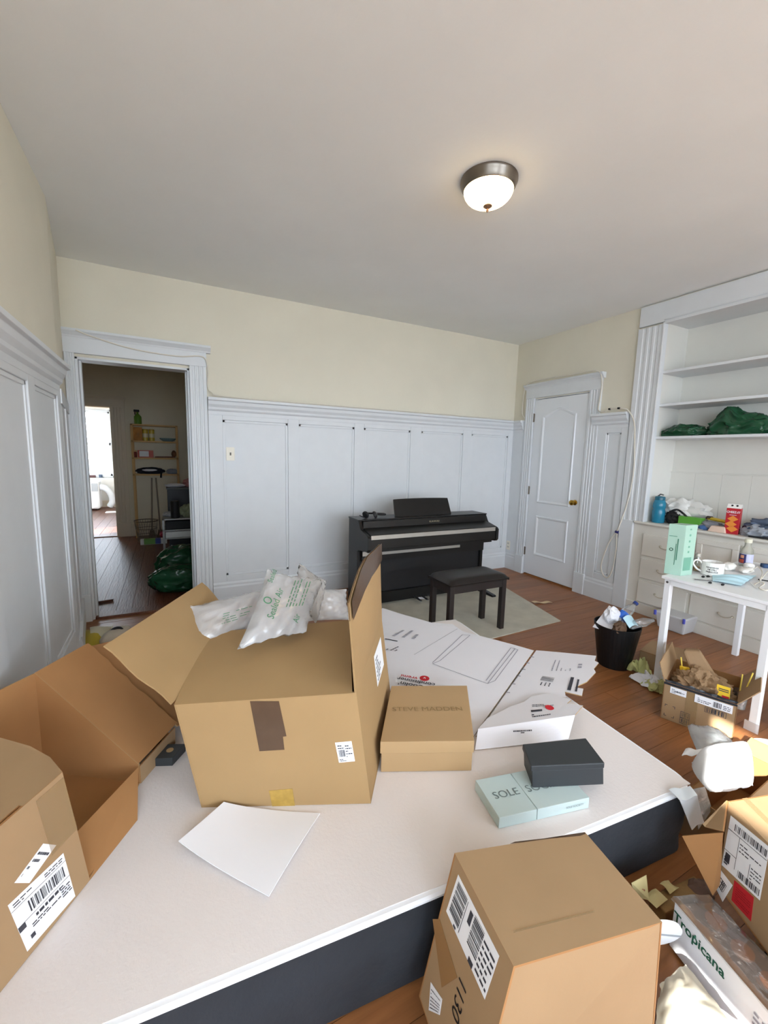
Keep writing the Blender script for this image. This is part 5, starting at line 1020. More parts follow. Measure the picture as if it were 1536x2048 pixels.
yc = ci-aX*.085+V((0, 0, .19)); fr = thing('fries_carton', 'small yellow and white fast food carton in the printed box', 'carton', yc); MB().hexa([yc+V(q_) for q_ in ((-.02, -.02, 0), (.025, -.03, 0), (.03, -.01, 0), (-.015, .0, 0), (-.03, -.02, .07), (.03, -.035, .055), (.035, -.01, .055), (-.025, .005, .07))]).build('carton_body', mat('fastfood_yellow', 'EFC62B', .6), fr, bevel=.003); MB().lathe([(.011, 0), (.011, .001)], yc+V((-.002, -.033, .03)), 14, (-.3, -1, .15)).build('round_mark', M_RED, fr)
# closed carton behind the bin
o_ = oz(1277, 1330, 0); e1 = (oz(1335, 1350, 0)-o_).normalized()
cb, cc_ = carton('plain_carton', 'plain closed brown carton on the floor behind the waste bin', o_, e1, V((-e1.y, e1.x, 0)), .30, .25, .105, m=M_CARD2, open_top=False)
# carton with red emblem and bags behind the right desk leg
o_ = V((2.72, .80, 0)); rcx, _ = carton('takeout_carton', 'brown takeout carton with red emblem behind the desk leg', o_, (.25, -.97, 0), (.97, .25, 0), .26, .30, .14, m=M_CARD2, open_top=False); o_ = o_
o5 = V((2.66, .98, 0)); bpy.data.objects.remove(rcx) if False else None
nR = V((.25, -.97, 0)).normalized().cross(V((0, 0, 1)))
MB().lathe([(.03, 0), (.03, .001)], o_+V((.25, -.97, 0)).normalized()*.07+V((0, 0, .09))+nR*.001, 5, nR).build('red_emblem', mat('emblem_red', 'C05A40', .7), rcx)
kb3 = thing('takeaway_bag', 'upright brown takeaway bag on the takeout carton behind the desk leg', 'paper bag', o_+V((.12, -.06, .145))); MB().blob(o_+V((.15, -.09, .225)), (.11, .125, .11), 71, 5, .7, 1.9, .146).build('bag_body', M_KRAFT, kb3)
eb = [o_+V(q_) for q_ in ((.045, -.04, .25), (.06, -.10, .25), (.07, -.10, .32), (.055, -.04, .32))]; MB().panel(eb, .002, 0, 0).build('yellow_emblem', mat('fastfood_yellow', 'EFC62B', .6), kb3); prints(eb, [(.3, .2, .9, .6)], .002).build('red_mark', M_RED, kb3, recalc=False)
tag(MB().lathe([(.11, 0), (.12, .004), (.08, .003), (.001, .003)], oz(1561, 1512, 0)+V((0, 0, .001)), 32).build('paper_plate', M_FOAM), 'white round plate lying on the floor below the desk', 'plate')
# ================================================================== NEAR CARTON MARKED 1130
zt, zb0 = .42, .07
T = [oz(909, 1706, zt), oz(1170, 1664, zt), oz(1324.5, 1844, zt), oz(1027, 1933, zt)]       # back-left, back-right, front-right, front-left
shf = V((-.085, .0, 0)); Bq = [V((p.x, p.y, zb0))+shf for p in T]; Bq[2] = oz(1312, 2030, .12); Bq[2].z = zb0; Bq[1] = V((T[1].x-.05, T[1].y, zb0))
nb = thing('sealed_carton', 'squashed tan carton hand marked 1130, leaning against the mattress side', 'box', (.7, .5, zb0))
MB().panel([T[3], T[2], T[1], T[0]], .005, 0, 1).build('top_panel', [M_CARD2, M_CARDI], nb)
MB().panel([Bq[0], Bq[3], T[3]+V((0, 0, -.001)), T[0]+V((0, 0, -.001))], .005, 0, 1).build('side_panel', [M_CARD2, M_CARDI], nb)
MB().panel([Bq[3]+V((.012, .004, 0)), Bq[2], T[2]+V((0, 0, -.001)), T[3]+V((.004, .001, -.001))], .005, 0, 1).build('front_panel', [M_CARD2, M_CARDI], nb)
MB().panel([Bq[2], Bq[1], T[1]+V((0, 0, -.001)), T[2]+V((0, 0, -.001))], .005, 0, 1).build('side_panel', [M_CARD2, M_CARDI], nb)
MB().panel([Bq[1], Bq[0], T[0]+V((0, 0, -.001)), T[1]+V((0, 0, -.001))], .005, 0, 1).build('back_panel', [M_CARD2, M_CARDI], nb)
MB().panel([Bq[0], Bq[1], Bq[2], Bq[3]], .004, 0, 1).build('bottom_panel', [M_CARD2, M_CARDI], nb)
def onl(px, py):
    n = (Bq[3]-Bq[0]).cross(T[0]-Bq[0]).normalized(); d = ray(px, py); return CAM+d*((Bq[0]-CAM).dot(n)/d.dot(n))
q = [onl(*p) for p in ((893, 1822), (970, 1999), (999, 1912), (917, 1749))]
sticker(q, nb, [(a, b, c_, d_) for (a, b, c_, d_) in barcode(.05, .15, .30, .95, 20, False, 7)]+[(.32, .1, .33, .9), (.40, .55, .47, .85)]+barcode(.50, .25, .72, .95, 16, False, 17)+lines(.74, .1, .98, .9, 6, .4, 19)+[(.60, .0, .70, .12), (.2, .02, .26, .08)])
q = [onl(*p) for p in ((858, 2020), (880, 2030), (885, 1998), (862, 1964))]; sticker(q, nb, lines(.1, .1, .9, .9, 6, .3, 29), 'small_label')
uA = (onl(914, 2035)-onl(930, 1965)).normalized(); nl_ = (Bq[3]-Bq[0]).cross(T[0]-Bq[0]).normalized(); vA = nl_.cross(uA)
tcen = onl(918, 1998); ln = (onl(914, 2035)-onl(922, 1962)).length
text('1130', tcen, uA, vA, .030, M_BLK2, nb, 'handwriting', sx=1.0)
MB().panel([onl(866, 1838)+nl_*.0012, onl(884, 1975)+nl_*.0012, onl(915, 1955)+nl_*.0012, onl(880, 1838)+nl_*.0012], .0005, 0, 0).build('brown_tape', mat('glossy_brown_tape', '9A744A', .15), nb)
def ont(px, py): return oz(px, py, zt)
MB().panel([ont(1027, 1866)+V((0, 0, .001)), ont(1188, 1825)+V((0, 0, .001)), ont(1188, 1822)+V((0, 0, .001)), ont(1027, 1861)+V((0, 0, .001))], .0004, 0, 0).build('clear_tape', M_CTAPE, nb)
MB().panel([ont(1030, 1684)+V((0, 0, .001)), ont(1160, 1672)+V((0, 0, .001)), ont(1172, 1668)+V((0, 0, .001)), ont(1168, 1665)+V((0, 0, .001)), ont(1020, 1688)+V((0, 0, .001))], .0004, 0, 0).build('dark_edge_strip', M_TAPE, nb)  # dark brown strip along the back edge of the top
# flat dark bag that the carton stands on
tag(MB().blob((.70, .50, .034), (.27, .19, .036), 80, 4, .12, 2, .001).build('black_bag', mat('black_bag', '241D1B', .5)), 'flat black bag lying under the hand marked carton', 'bag')

# ================================================================== PILE AT THE RIGHT OF THE MATTRESS
# open carton behind, catching the sun
e0 = V((1.72, .60, 0)); eX = V((.98, .05, 0)).normalized(); eY = V((-.05, .98, 0)).normalized()
ob, obc = carton('low_open_carton', 'low open brown carton in the sunlit corner beside the mattress', (1.64, .585, 0), eX, eY, .46, .13, .17, m=M_CARD2, flaps=((1, .10, .2, .0),))
# silver padded mailer and white padded bag lying in it
def sheetbag(name, label, q, puff, seed, m, cat='mailer'):
    q = [V(p) for p in q]
    def fn(u, v):
        a_, b_ = 2*u-1, 2*v-1; f_ = 1-.14*(a_*a_*b_*b_); p = bil(q, .5+.5*a_*f_, .5+.5*b_*f_); k = max(0, (1-a_**4)*(1-b_**4))**.6; n = noise.multi_fractal(V((u*4+seed, v*4, seed)), 1, 2, 3)
        return p+V((0, 0, puff*k+.007*n))
    return tag(MB().sheet(fn, 22, 22, .004).build(name, m, smooth=True), label, cat)
sheetbag('clear_mailer', 'glossy clear plastic mailer leaning on the printed carton', [oz(1420, 1560, .19), oz(1500, 1535, .16), oz(1450, 1464, .13), oz(1366, 1446, .15)], .02, 3, film_mat('silver_film', 'F2F8FB', .55, .8, .12), 'mailer')
sheetbag('white_padded_bag', 'white padded bag blazing in the sun on the low open carton', [oz(1416, 1592, .205), oz(1512, 1578, .215), oz(1502, 1500, .19), oz(1372, 1526, .20)], .085, 7, M_FOAM, 'padded bag')
tag(MB().sheet(lambda u, v: bil([oz(1372, 1498, .21), oz(1412, 1500, .21), oz(1402, 1510, .215), oz(1364, 1512, .21)], u, v)+V((0, 0, .01*sin(pi*u)*sin(pi*v)+.004*sin(9*u))), 8, 5, .002).build('white_foam_sheet', M_FOAM, smooth=True), 'torn white foam strip beside the clear mailer', 'foam')
# cloth strip hanging over the mattress corner
def cl(u, v):
    a = [oz(1330, 1578, .262), oz(1350, 1600, .262), oz(1362, 1625, .20), oz(1375, 1655, .14)]; b = [oz(1372, 1572, .265), oz(1385, 1590, .262), oz(1392, 1615, .20), oz(1399, 1640, .14)]
    t = min(v*3, 2.999); i = int(t); t -= i; p = a[i].lerp(a[i+1], t).lerp(b[i].lerp(b[i+1], t), u); return p+V((0, -.012, .006+.004*sin(7*u+5*v)))
tag(MB().sheet(cl, 10, 18, .002).build('white_plastic_strip', mat('milky_sheet', 'DCE4EA', .35), smooth=True), 'milky plastic strip hanging over the mattress corner', 'plastic strip')
tag(MB().sheet(lambda u, v: bil([oz(1385, 1655, .10), oz(1412, 1615, .16), oz(1398, 1570, .24), oz(1375, 1575, .262)], u, v)+V((.01, -.014, .012*sin(pi*u)*sin(pi*v))), 8, 8, .002).build('clear_wrapper', film_mat('silver_film', 'F2F8FB', .55, .8, .12), smooth=True), 'crumpled clear wrapper beside the plastic strip at the mattress corner', 'wrapper')
# carton with big shipping label
dzT, dzB = .36, .13
g0 = oz(1457, 1602, dzT); g1 = g0+V((-.088, -.155, 0)); g0b = oz(1438, 1775, dzB); g1b = g0b+(g1-g0)*1.0; gin = V((.34, -.10, 0))
sd_ = thing('labelled_carton', 'tan carton with large white shipping label and red sticker beside the mattress', 'box', (1.5, .35, dzB))
MB().panel([g0b, g1b-V((.03, .05, 0)), g1-V((.03, .05, 0)), g0], .005, 0, 1).build('label_panel', [M_CARD2, M_CARDI], sd_)
MB().panel([g0, g1-V((.03, .05, 0)), g1+gin-V((.03, .05, 0)), g0+gin], .005, 0, 1).build('top_panel', [M_CARD2, M_CARDI], sd_)
MB().panel([g0b+gin, g0b, g0, g0+gin], .005, 0, 1).build('side_panel', [M_CARD2, M_CARDI], sd_)
MB().panel([g1b-V((.03, .05, 0)), g0b, g0b+gin, g1b+gin], .005, 0, 1).build('bottom_panel', [M_CARD2, M_CARDI], sd_)
MB().panel([g1b+gin, g0b+gin, g0+gin, g1+gin], .005, 0, 1).build('far_panel', [M_CARD2, M_CARDI], sd_)
MB().panel([oz(1440, 1768, .14), oz(1425, 1790, .12), oz(1364, 1671, .22), oz(1446, 1664, .29)], .004, 0, 1).build('side_flap', [M_CARD2, M_CARDI], sd_)
MB().panel([g0+V((-.002, .004, 0)), oz(1405, 1648, .27), oz(1410, 1654, .265), oz(1445, 1662, .30)], .006, 0, 1).build('end_flap', [M_CARD2, M_CARDI], sd_)
def ond(px, py):
    n = (g1b-V((.03, .05, 0))-g0b).cross(g0-g0b).normalized(); d = ray(px, py); return CAM+d*((g0b-CAM).dot(n)/d.dot(n))
q = [ond(*p) for p in ((1444, 1730), (1520, 1801), (1540, 1695), (1462, 1631))]
sticker(q, sd_, [(0, .74, 1, .75), (0, .33, .32, .34), (.32, .12, .33, .74), (.66, .05, .67, .45)]+barcode(.16, .79, .98, .92, 26, True, 5)+barcode(.42, .05, .98, .17, 20, True, 6)+lines(.04, .08, .14, .24, 3, .6, 2)+lines(.36, .5, .9, .7, 3, .3, 3)+lines(.7, .2, .95, .45, 4, .3, 4)+[(.05, .12, .18, .30)])
q = [ond(*p) for p in ((1446, 1802), (1456, 1795), (1467, 1772), (1437, 1732))]; q = [ond(*p) for p in ((1424, 1757), (1447, 1804), (1467, 1771), (1436, 1731))]; sticker(q, sd_, lines(.2, .25, .8, .8, 4, .4, 8)+barcode(.55, .3, .85, .7, 5, True, 9), 'torn_label', lift=.003)
q = [ond(*p) for p in ((1463, 1800), (1502, 1843), (1508, 1795), (1469, 1760))]; s_ = sticker(q, sd_, lines(.15, .15, .9, .85, 7, .35, 13), 'red_sticker', mat('red_sticker', 'C3242E', .5), mat('dark_red_print', '8E1B22', .6), lift=.0005)
gt = g0+gin*.45-V((.05, .09, 0)); MB().panel([gt+V((0, 0, .002)), gt+V((.06, -.01, .002)), gt+V((.05, -.06, .002)), gt+V((-.01, -.05, .002))], .001, 0, 0).build('lime_note', mat('lime_note', 'A6E02A', .6), sd_)
MB().panel([g0+gin*.14+V((0, 0, .0015)), g0+gin*.14-V((.09, .16, 0))+V((0, 0, .0015)), g0+gin*.19-V((.09, .16, 0))+V((0, 0, .0015)), g0+gin*.19+V((0, 0, .0015))], .0006, 0, 0).build('clear_tape', M_CTAPE, sd_)
# carton with arrows further front
f0 = oz(1508, 1890, .10); ft = V((f0.x+.004, f0.y+.002, .27)); ft = oz(1524, 1796, .25)
ar = thing('arrow_carton', 'brown carton printed with black arrows under the labelled carton', 'box', (1.35, .25, .0)); fw_ = V((-.05, -.20, 0)); fi_ = V((.30, -.06, 0)); zz = V((0, 0, .235)); fb_ = V((f0.x, f0.y, .01))
MB().hexa([fb_, fb_+fw_, fb_+fw_+fi_, fb_+fi_, fb_+zz*.5, fb_+fw_+zz*.5, fb_+fw_+fi_+zz*.5, fb_+fi_+zz*.5]).build('carton_body', M_CARD2, ar, bevel=.004)
na_ = fw_.normalized().cross(V((0, 0, 1))); qa = [fb_, fb_+fw_, fb_+fw_+zz*.5, fb_+zz*.5]; prints(qa, [(.12, .3, .15, .9), (.24, .3, .27, .9), (.06, .93, .34, .97), (.09, .3, .18, .36), (.21, .3, .30, .36)], .002).build('arrow_print', M_BLK2, ar, recalc=False)
# shrink wrapped juice tray
j0, j1 = oz(1352, 1800, .155), oz(1428, 1796, .155); jd = (oz(1500, 1985, .155)-oz(1370, 1800, .155)); jd = (oz(1497, 1968, .155)-j0).normalized()*.34; jw = (j1-j0)
jt = thing('juice_tray', 'shrink wrapped juice tray with white side lettered Tropicana', 'juice pack', j0+jd*.5+jw*.5-V((0, 0, .15)))
jz = V((0, 0, .145)); jb = j0-jz
MB().obox(jb, jw, jd, jz*.93).build('tray', mat('tray_brown', '9C7350', .6), jt, bevel=.006)
no_ = jd.cross(V((0, 0, 1))).normalized(); no_ = -no_ if no_.dot(jw) > 0 else no_
MB().panel([jb+no_*.002, jb+jd+no_*.002, jb+jd+jz*.95+no_*.002, jb+jz*.95+no_*.002], .001, 0, 0).build('white_side', M_LABEL, jt)
uj = jd.normalized(); M_JG = mat('juice_green', '1E5A45', .5)
def onj(px, py): d = ray(px, py); o_j = jb+no_*.002; return CAM+d*((o_j-CAM).dot(no_)/d.dot(no_))
text('Tropicana', onj(1396, 1886), uj, (0, 0, 1), .027, M_JG, jt, 'brand_lettering', bold=.02, sx=.9); MB().blob(onj(1391, 1873)+no_*.001, (.007, .002, .004), 2, 2, .1).build('leaf_mark', M_JG, jt)
prints([jb+no_*.002, jb+jd+no_*.002, jb+jd+jz+no_*.002, jb+jz+no_*.002], lines(.62, .12, .98, .75, 7, .4, 41), .0022).build('printing', M_INKL, jt, recalc=False)
def wrapf(u, v):
    w = jw*1.06; p = jb-jw*.03-jd*.02+jd*1.04*u
    prof = [(.0, .985), (.06, 1.03), (.5, 1.05), (.94, 1.03), (1.0, .98), (1.02, .5), (1.0, .02)]
    t = min(v*6, 5.999); i = int(t); t -= i; a, b = prof[i], prof[i+1]; s_ = a[0]+(b[0]-a[0])*t; h = a[1]+(b[1]-a[1])*t
    return p+w*s_+jz*h+V((0, 0, .004*noise.noise(V((u*14, v*10, 2)))))+no_*(.006+.003*noise.noise(V((u*11, v*13, 5))))
MB().sheet(wrapf, 30, 24, .0006).build('shrink_wrap', M_FILM2, jt, smooth=True)
for i in range(4): MB().lathe([(.022, 0), (.024, .004), (.024, .008), (.008, .012)], jb+jz*.935+jd*(.16+.2*i)+jw*.55, 16).build('orange_cap', mat('juice_orange', 'D9822B', .4), jt)
# round cut foam piece, cream cloth, paper scraps, crate
p0 = oz(1318, 1868, .10)
fd = thing('foam_lid', 'white round foam lid standing between the marked carton and juice tray', 'lid', p0)
def disc(a, r): return p0+(C_R*cos(a)+(C_U*.8-C_F*.3)*sin(a))*r
MB().panel([disc(2*pi*i/28, .062) for i in range(28)], .006, 0, 0).build('disc', M_FOAM, fd)
dn_ = (disc(0, 1)-p0).cross(disc(pi/2, 1)-p0).normalized(); MB().panel([disc(radians(a), .061)+dn_*.001 for a in (-8, -14, 172, 166)], .0006, 0, 0).build('crease_line', mat('grey_line', 'A9AEB4', .6), fd)
tag(MB().sheet(lambda u, v: bil([oz(1480, 2075, .075), oz(1310, 2070, .075), oz(1322, 1972, .065), oz(1372, 1930, .06)], u, v)+V((0, 0, .03*sin(pi*u)*sin(pi*v)+.008*noise.noise(V((u*6, v*6, 1)))+.0)), 18, 18, .004).build('cream_cloth', mat('cream_cloth', 'D6CDB8', .9, var=.04), smooth=True), 'cream cloth bunched on the floor before the juice tray', 'cloth')
tag(MB().blob((1.02, .36, .03), (.10, .07, .035), 90, 3, .2, 2, .001).build('brown_leather_bag', mat('dark_leather', '4A3528', .5)), 'dark brown leather pouch under the cream cloth', 'pouch')
# scraps and low crate beside the mattress
cr0, cr1 = oz(1297, 1790, .05), oz(1385, 1748, .05); cv_ = (cr1-cr0); cn_ = V((cv_.y, -cv_.x, 0)).normalized()
tag(MB().obox(V((cr0.x, cr0.y, 0))+cn_*.004, V((cv_.x, cv_.y, 0)), cn_*.05, (0, 0, .05)).build('wooden_crate', mat('crate_wood', '8C6B40', .7, var=.3, vscale=20), bevel=.004), 'low worn wooden crate along the mattress foot', 'crate')
nt_ = [oz(1262, 1772, .07), oz(1296, 1800, .05), oz(1294, 1750, .10), oz(1264, 1766, .10)]
pn = thing('paper_note', 'pale yellow paper note with red handwriting beside the mattress', 'note', oz(1280, 1790, .05)); nq = [oz(1270, 1795, .06), oz(1298, 1800, .06), oz(1293, 1750, .12), oz(1263, 1766, .12)]
MB().panel(nq, .001, 0, 0).build('sheet', mat('note_yellow', 'C9BA86', .8), pn); text('ge', (nq[0]+nq[1]+nq[2]+nq[3])/4, nq[1]-nq[0], nq[3]-nq[0], .020, mat('red_pen', '9A3B34', .7), pn, 'handwriting', lift=.002)
for i, (x, y, s_) in enumerate(((1312, 1800, .035), (1338, 1776, .03))):
    p = oz(x, y, .052); tag(MB().sheet(lambda u, v, p=p, s_=s_, i=i: p+V((s_*(u-.5)*1.6, s_*(v-.5), .006+.012*sin(3*u+i)*sin(2.5*v))), 8, 8, .001).build('paper_shreds', mat('note_yellow', 'C9BA86', .8)), ('yellow paper scrap on the wooden crate next to the note' if i == 0 else 'curled yellow scrap further along the wooden crate'), 'scrap')
p = oz(1398, 1785, .03); tag(MB().blob(p, (.045, .035, .03), 95, 3, .3, 2, .001).build('brown_wrapper', mat('dusk_brown', '6B5348', .7)), 'dull brown wrapper in the gap behind the juice tray', 'wrapper')

# ================================================================== FLOOR BY THE HALL DOOR
p = oz(195, 1282, .03)
yb_ = thing('yellow_snack_bag', 'yellow and white snack bag on the floor by the hall doorway', 'bag', V((p.x, p.y, 0)))
MB().sheet(lambda u, v: bil([oz(166, 1290, .01), oz(205, 1292, .02), oz(226, 1252, .02), oz(160, 1262, .01)], u, v)+V((0, 0, .04*sin(pi*u)*sin(pi*v)+.006*noise.noise(V((u*6, v*6, 4))))), 12, 10, .004).build('bag_body', mat('bag_yellow', 'C9B23A', .35), yb_, smooth=True)
MB().sheet(lambda u, v: bil([oz(182, 1282, .01), oz(206, 1282, .02), oz(226, 1254, .02), oz(180, 1260, .01)], u, v)+V((0, 0, .046*sin(pi*(.35+.6*u))*sin(pi*v)+.012)), 8, 8, .002).build('pale_panel', mat('bag_pale', 'DAD3B8', .4), yb_, smooth=True)
p = oz(232, 1282, 0); sh = thing('pale_sneaker', 'pale shoe with dark strap behind the torn carton', 'shoe', p)
MB().blob(p+V((0, 0, .045)), (.06, .13, .05), 99, 3, .08, 1, .004, rot=-.6).build('upper', mat('shoe_beige', 'C9BFAE', .7), sh, smooth=True); MB().tube(smoothpath([p+V((-.055, -.02, .01)), p+V((-.02, -.015, .085)), p+V((.03, .0, .09)), p+V((.06, .015, .02))], 5), .012, 6).build('strap', M_BLK2, sh)

# ================================================================== HALL
# pine shelf unit on the hall wall
sx0, sx1, sy0, sy1 = -.475, .16, 7.39, 7.585
pu = thing('pine_shelf', 'narrow open pine shelf unit against the hall end wall', 'shelf', (-.16, 7.49, 0))
for x in (sx0, sx1-.03):
    for y in (sy0, sy1-.03): boxp('upright', M_PINE, pu, x, x+.03, y, y+.03, 0, 1.735)
for z in (1.735, 1.49, 1.235, .985): boxp('shelf_board', M_PINE, pu, sx0, sx1, sy0, sy1, z-.022, z)
def hy(px, py, y=7.42): return oy(px, py, y)
def hput(z): return z+.0005
# things on the shelves
p = V((-.375, 7.48, hput(1.735))); spb = thing('spray_bottle', 'green spray bottle on top of the pine shelf', 'bottle', p)
MB().lathe([(.045, 0), (.05, .01), (.05, .11), (.03, .14), (.014, .155), (.014, .18)], p, 18).build('bottle_body', mat('spray_green', '5E8A2C', .4), spb, smooth=True); MB().obox(p+V((-.05, -.014, .18)), (.075, 0, 0), (0, .028, 0), (0, 0, .035)).build('trigger_head', M_BLK2, spb, bevel=.006); MB().obox(p+V((-.04, -.008, .14)), (.012, 0, 0), (0, .016, 0), (0, 0, .045)).build('trigger', M_BLK2, spb)
sp_ = [('snack_bag', 'orange snack bag at the left end of the top pine shelf', 'bag', -.39, .055, 1.49, .19, 'B98A55')]
tag(MB().sheet(lambda u, v: V((-.44+.115*u, 7.43-.03*sin(pi*u)*sin(pi*v), 1.4905+.2*v)), 10, 12, .05).build('snack_bag', mat('snack_orange', 'B98345', .4, var=.35, vscale=14), smooth=True), 'orange snack bag at the end of the top pine shelf', 'bag')
for i, x in enumerate((-.285, -.20)):
    p = V((x, 7.47, hput(1.49))); cn = thing('yellow_canister', 'yellow canister next to the snack bag on the pine shelf' if i == 0 else 'yellow canister beside the stacked plates on the pine shelf', 'canister', p)
    MB().lathe([(.036, 0), (.038, .004), (.038, .155)], p, 20).build('can_body', mat('canister_yellow', 'CDB23A', .35), cn, smooth=False); MB().lathe([(.0392, .05), (.0392, .11)], p, 20, cap=False).build('label_band', mat('canister_pale', 'E2D9B0', .5), cn); MB().lathe([(.039, .155), (.039, .172), (.034, .175)], p, 20).build('lid', mat('canister_lid', 'B89A2C', .4), cn)
p = V((.02, 7.48, hput(1.49))); tag(MB().lathe([(.06, 0), (.08, .01), (.115, .04), (.118, .05), (.1, .045), (.05, .012), (.001, .012)], p, 28).build('blue_dish', mat('dish_blue', '8FA9AC', .2)), 'shallow pale blue dish on the top pine shelf', 'dish')
p = V((-.30, 7.46, hput(1.235))); rb_ = thing('red_box', 'red and white food box lying on the middle pine shelf', 'box', p); MB().box(-.40, -.19, 7.42, 7.50, 1.2355, 1.345).build('carton', mat('food_red', 'C2563F', .5), rb_); MB().box(-.375, -.25, 7.4185, 7.421, 1.25, 1.335).build('white_panel', M_LABEL, rb_)
p = V((-.435, 7.46, hput(1.235))); jb_ = thing('spice_jar', 'small dark red jar at the end of the middle pine shelf', 'jar', p); MB().lathe([(.025, 0), (.026, .07), (.02, .085)], p, 16).build('jar_body', mat('spice_red', '7C2D22', .3), jb_); MB().lathe([(.022, .085), (.022, .11)], p, 16).build('lid', M_CARDE, jb_)
tag(MB().hexa([(-.17, 7.44, 1.2355), (.09, 7.44, 1.2355), (.09, 7.54, 1.2355), (-.17, 7.54, 1.2355), (-.17, 7.44, 1.255), (.09, 7.44, 1.262), (.09, 7.54, 1.262), (-.17, 7.54, 1.255)]).build('wooden_tray', mat('tray_wood', '7A4A2A', .5), bevel=.005), 'thin brown wooden tray on the middle pine shelf', 'tray')
tag(MB().blob((.095, 7.47, 1.30), (.035, .04, .055), 103, 3, .2, 2, 1.2358).build('brown_pot', mat('pot_brown', '6B4428', .4), smooth=True), 'small brown pot at the right of the middle pine shelf', 'pot')
tag(MB().blob((-.24, 7.47, 1.03), (.19, .06, .055), 105, 4, .35, 2.2, .9858).build('black_cloth_heap', mat('black_white_cloth', '1D1F28', .8)), 'black bundled cloth on the lowest pine shelf', 'cloth')
tag(MB().blob((-.25, 7.42, 1.045), (.10, .03, .018), 106, 3, .3, 2.2).build('white_cloth', M_PAPER), 'white folded cloth tucked in the black bundle', 'cloth')
tag(MB().blob((.06, 7.47, 1.02), (.08, .05, .045), 107, 3, .4, 2.2, .9858).build('grey_parcel', mat('parcel_grey', '8A8E96', .5)), 'grey plastic parcel on the lowest pine shelf', 'parcel')
tag(MB().tube([(-.09, 7.385, 1.02), (-.10, 7.37, .93)], .014, 8).build('black_strap_end', M_BLK2), 'black strap end hanging off the lowest pine shelf', 'strap')
for i, (x, dx) in enumerate(((-.225, -.03), (-.17, .03))):
    br = thing('broom', ('broom leaning on the hall wall behind the wire basket' if i == 0 else 'long dustpan handle leaning beside the broom'), 'broom', (x+dx, 7.33, 0)); MB().tube([(x, 7.37, .93), (x+dx, 7.33, .10)], .011, 8).build('stick', mat('grey_stick', '8A7F70', .5), br)
    MB().hexa([(x+dx-.05, 7.30, 0), (x+dx+.05, 7.30, 0), (x+dx+.05, 7.36, 0), (x+dx-.05, 7.36, 0), (x+dx-.03, 7.32, .12), (x+dx+.03, 7.32, .12), (x+dx+.03, 7.345, .12), (x+dx-.03, 7.345, .12)]).build('head', mat('broom_head', '6B5A48', .8), br)
# wire waste basket
wc = V((-.315, 7.06, 0)); wbk = thing('wire_basket', 'round wire mesh waste basket before the pine shelf', 'basket', wc); M_WIRE = mat('wire_brown', '6E6456', .45, metal=.5)
for z, r_ in ((.005, .115), (.10, .127), (.20, .14), (.315, .155)): MB().tube([wc+V((r_*cos(2*pi*k/32), r_*sin(2*pi*k/32), z)) for k in range(33)], .004 if z < .3 else .007, 6).build('hoop', M_WIRE, wbk)
mw_ = MB()
for k in range(28):
    a = 2*pi*k/28
    for s_ in (-1, 1): mw_.tube([wc+V((.115*cos(a), .115*sin(a), .005)), wc+V((.155*cos(a+s_*.35), .155*sin(a+s_*.35), .315))], .0018, 4)
mm_ = mw_.build('wire_mesh', M_WIRE, wbk); mm_['kind'] = 'stuff'
p = oz(282, 1084, 0); gbx = thing('green_white_box', 'white and green product box on the hall floor before the basket', 'box', V((-.21, 6.855, 0))); MB().box(-.39, -.05, 6.81, 6.90, 0, .075).build('carton', mat('box_white', 'E6E8E4', .5), gbx, bevel=.003); MB().box(-.345, -.20, 6.8085, 6.9015, .004, .0765).build('green_band', mat('band_green', '6FA04A', .5), gbx); MB().box(-.20, -.13, 6.8085, 6.9015, .004, .0765).build('blue_band', mat('band_blue', '47569A', .5), gbx)
tag(MB().blob((-.05, 7.2, .07), (.10, .08, .07), 111, 3, .3, 2, .001).build('magenta_bag', mat('magenta', '9A2444', .5)), 'dark pink bag on the hall floor behind the cart', 'bag')
# steel cart
cx0, cx1, cy0, cy1 = -.085, .345, 5.62, 5.98; czt = .535
ct = thing('metal_cart', 'narrow grey metal cart with shelves in the hall', 'cart', ((cx0+cx1)/2, (cy0+cy1)/2, 0)); M_GREYM = mat('grey_metal', '9A9A96', .4, metal=.6)
for x in (cx0, cx1-.022):
    for y in (cy0, cy1-.022): boxp('post', M_GREYM, ct, x, x+.022, y, y+.022, 0, czt)
for z in (czt, .40, .30, .06): boxp('shelf', M_GREYM, ct, cx0, cx1, cy0, cy1, z-.014, z)
tag(MB().box(cx0+.03, cx1-.03, cy0+.02, cy1-.04, .4005, .505).build('black_case', M_BLK2, bevel=.01), 'black case on the upper shelf of the metal cart', 'case')
tag(MB().box(cx0+.03, cx1-.02, cy0+.01, cy1-.05, .3005, .375).build('white_case', mat('box_white', 'E6E8E4', .5), bevel=.006), 'white flat box on the middle shelf of the metal cart', 'box')
snk = thing('sneaker', 'white and navy sneaker on the low shelf of the metal cart', 'shoe', (.12, 5.75, .061))
def snf(u, v):                                             # lofted shoe body
    a = 2*pi*v; L_ = u; w = .045*(sin(pi*min(1, .12+.88*L_))**.5)+.008; h = .05+.07*(1-L_)**1.5*(1 if L_ < .9 else 1)
    return V((.0+.26*L_, 5.75+w*cos(a), .061+.004+h*(.5+.5*sin(a))))
MB().sheet(snf, 16, 16, .003).build('upper', mat('shoe_white', 'D9DBDC', .6), snk, smooth=True); MB().box(-.005, .265, 5.70, 5.80, .0612, .082).build('sole', M_LABEL, snk, bevel=.008)
for i in range(3): MB().tube(smoothpath([(.06+.05*i, 5.703, .10), (.08+.05*i, 5.70, .125), (.09+.05*i, 5.71, .145)], 4), .008, 6).build('stripe', mat('shoe_navy', '2A3550', .6), snk)
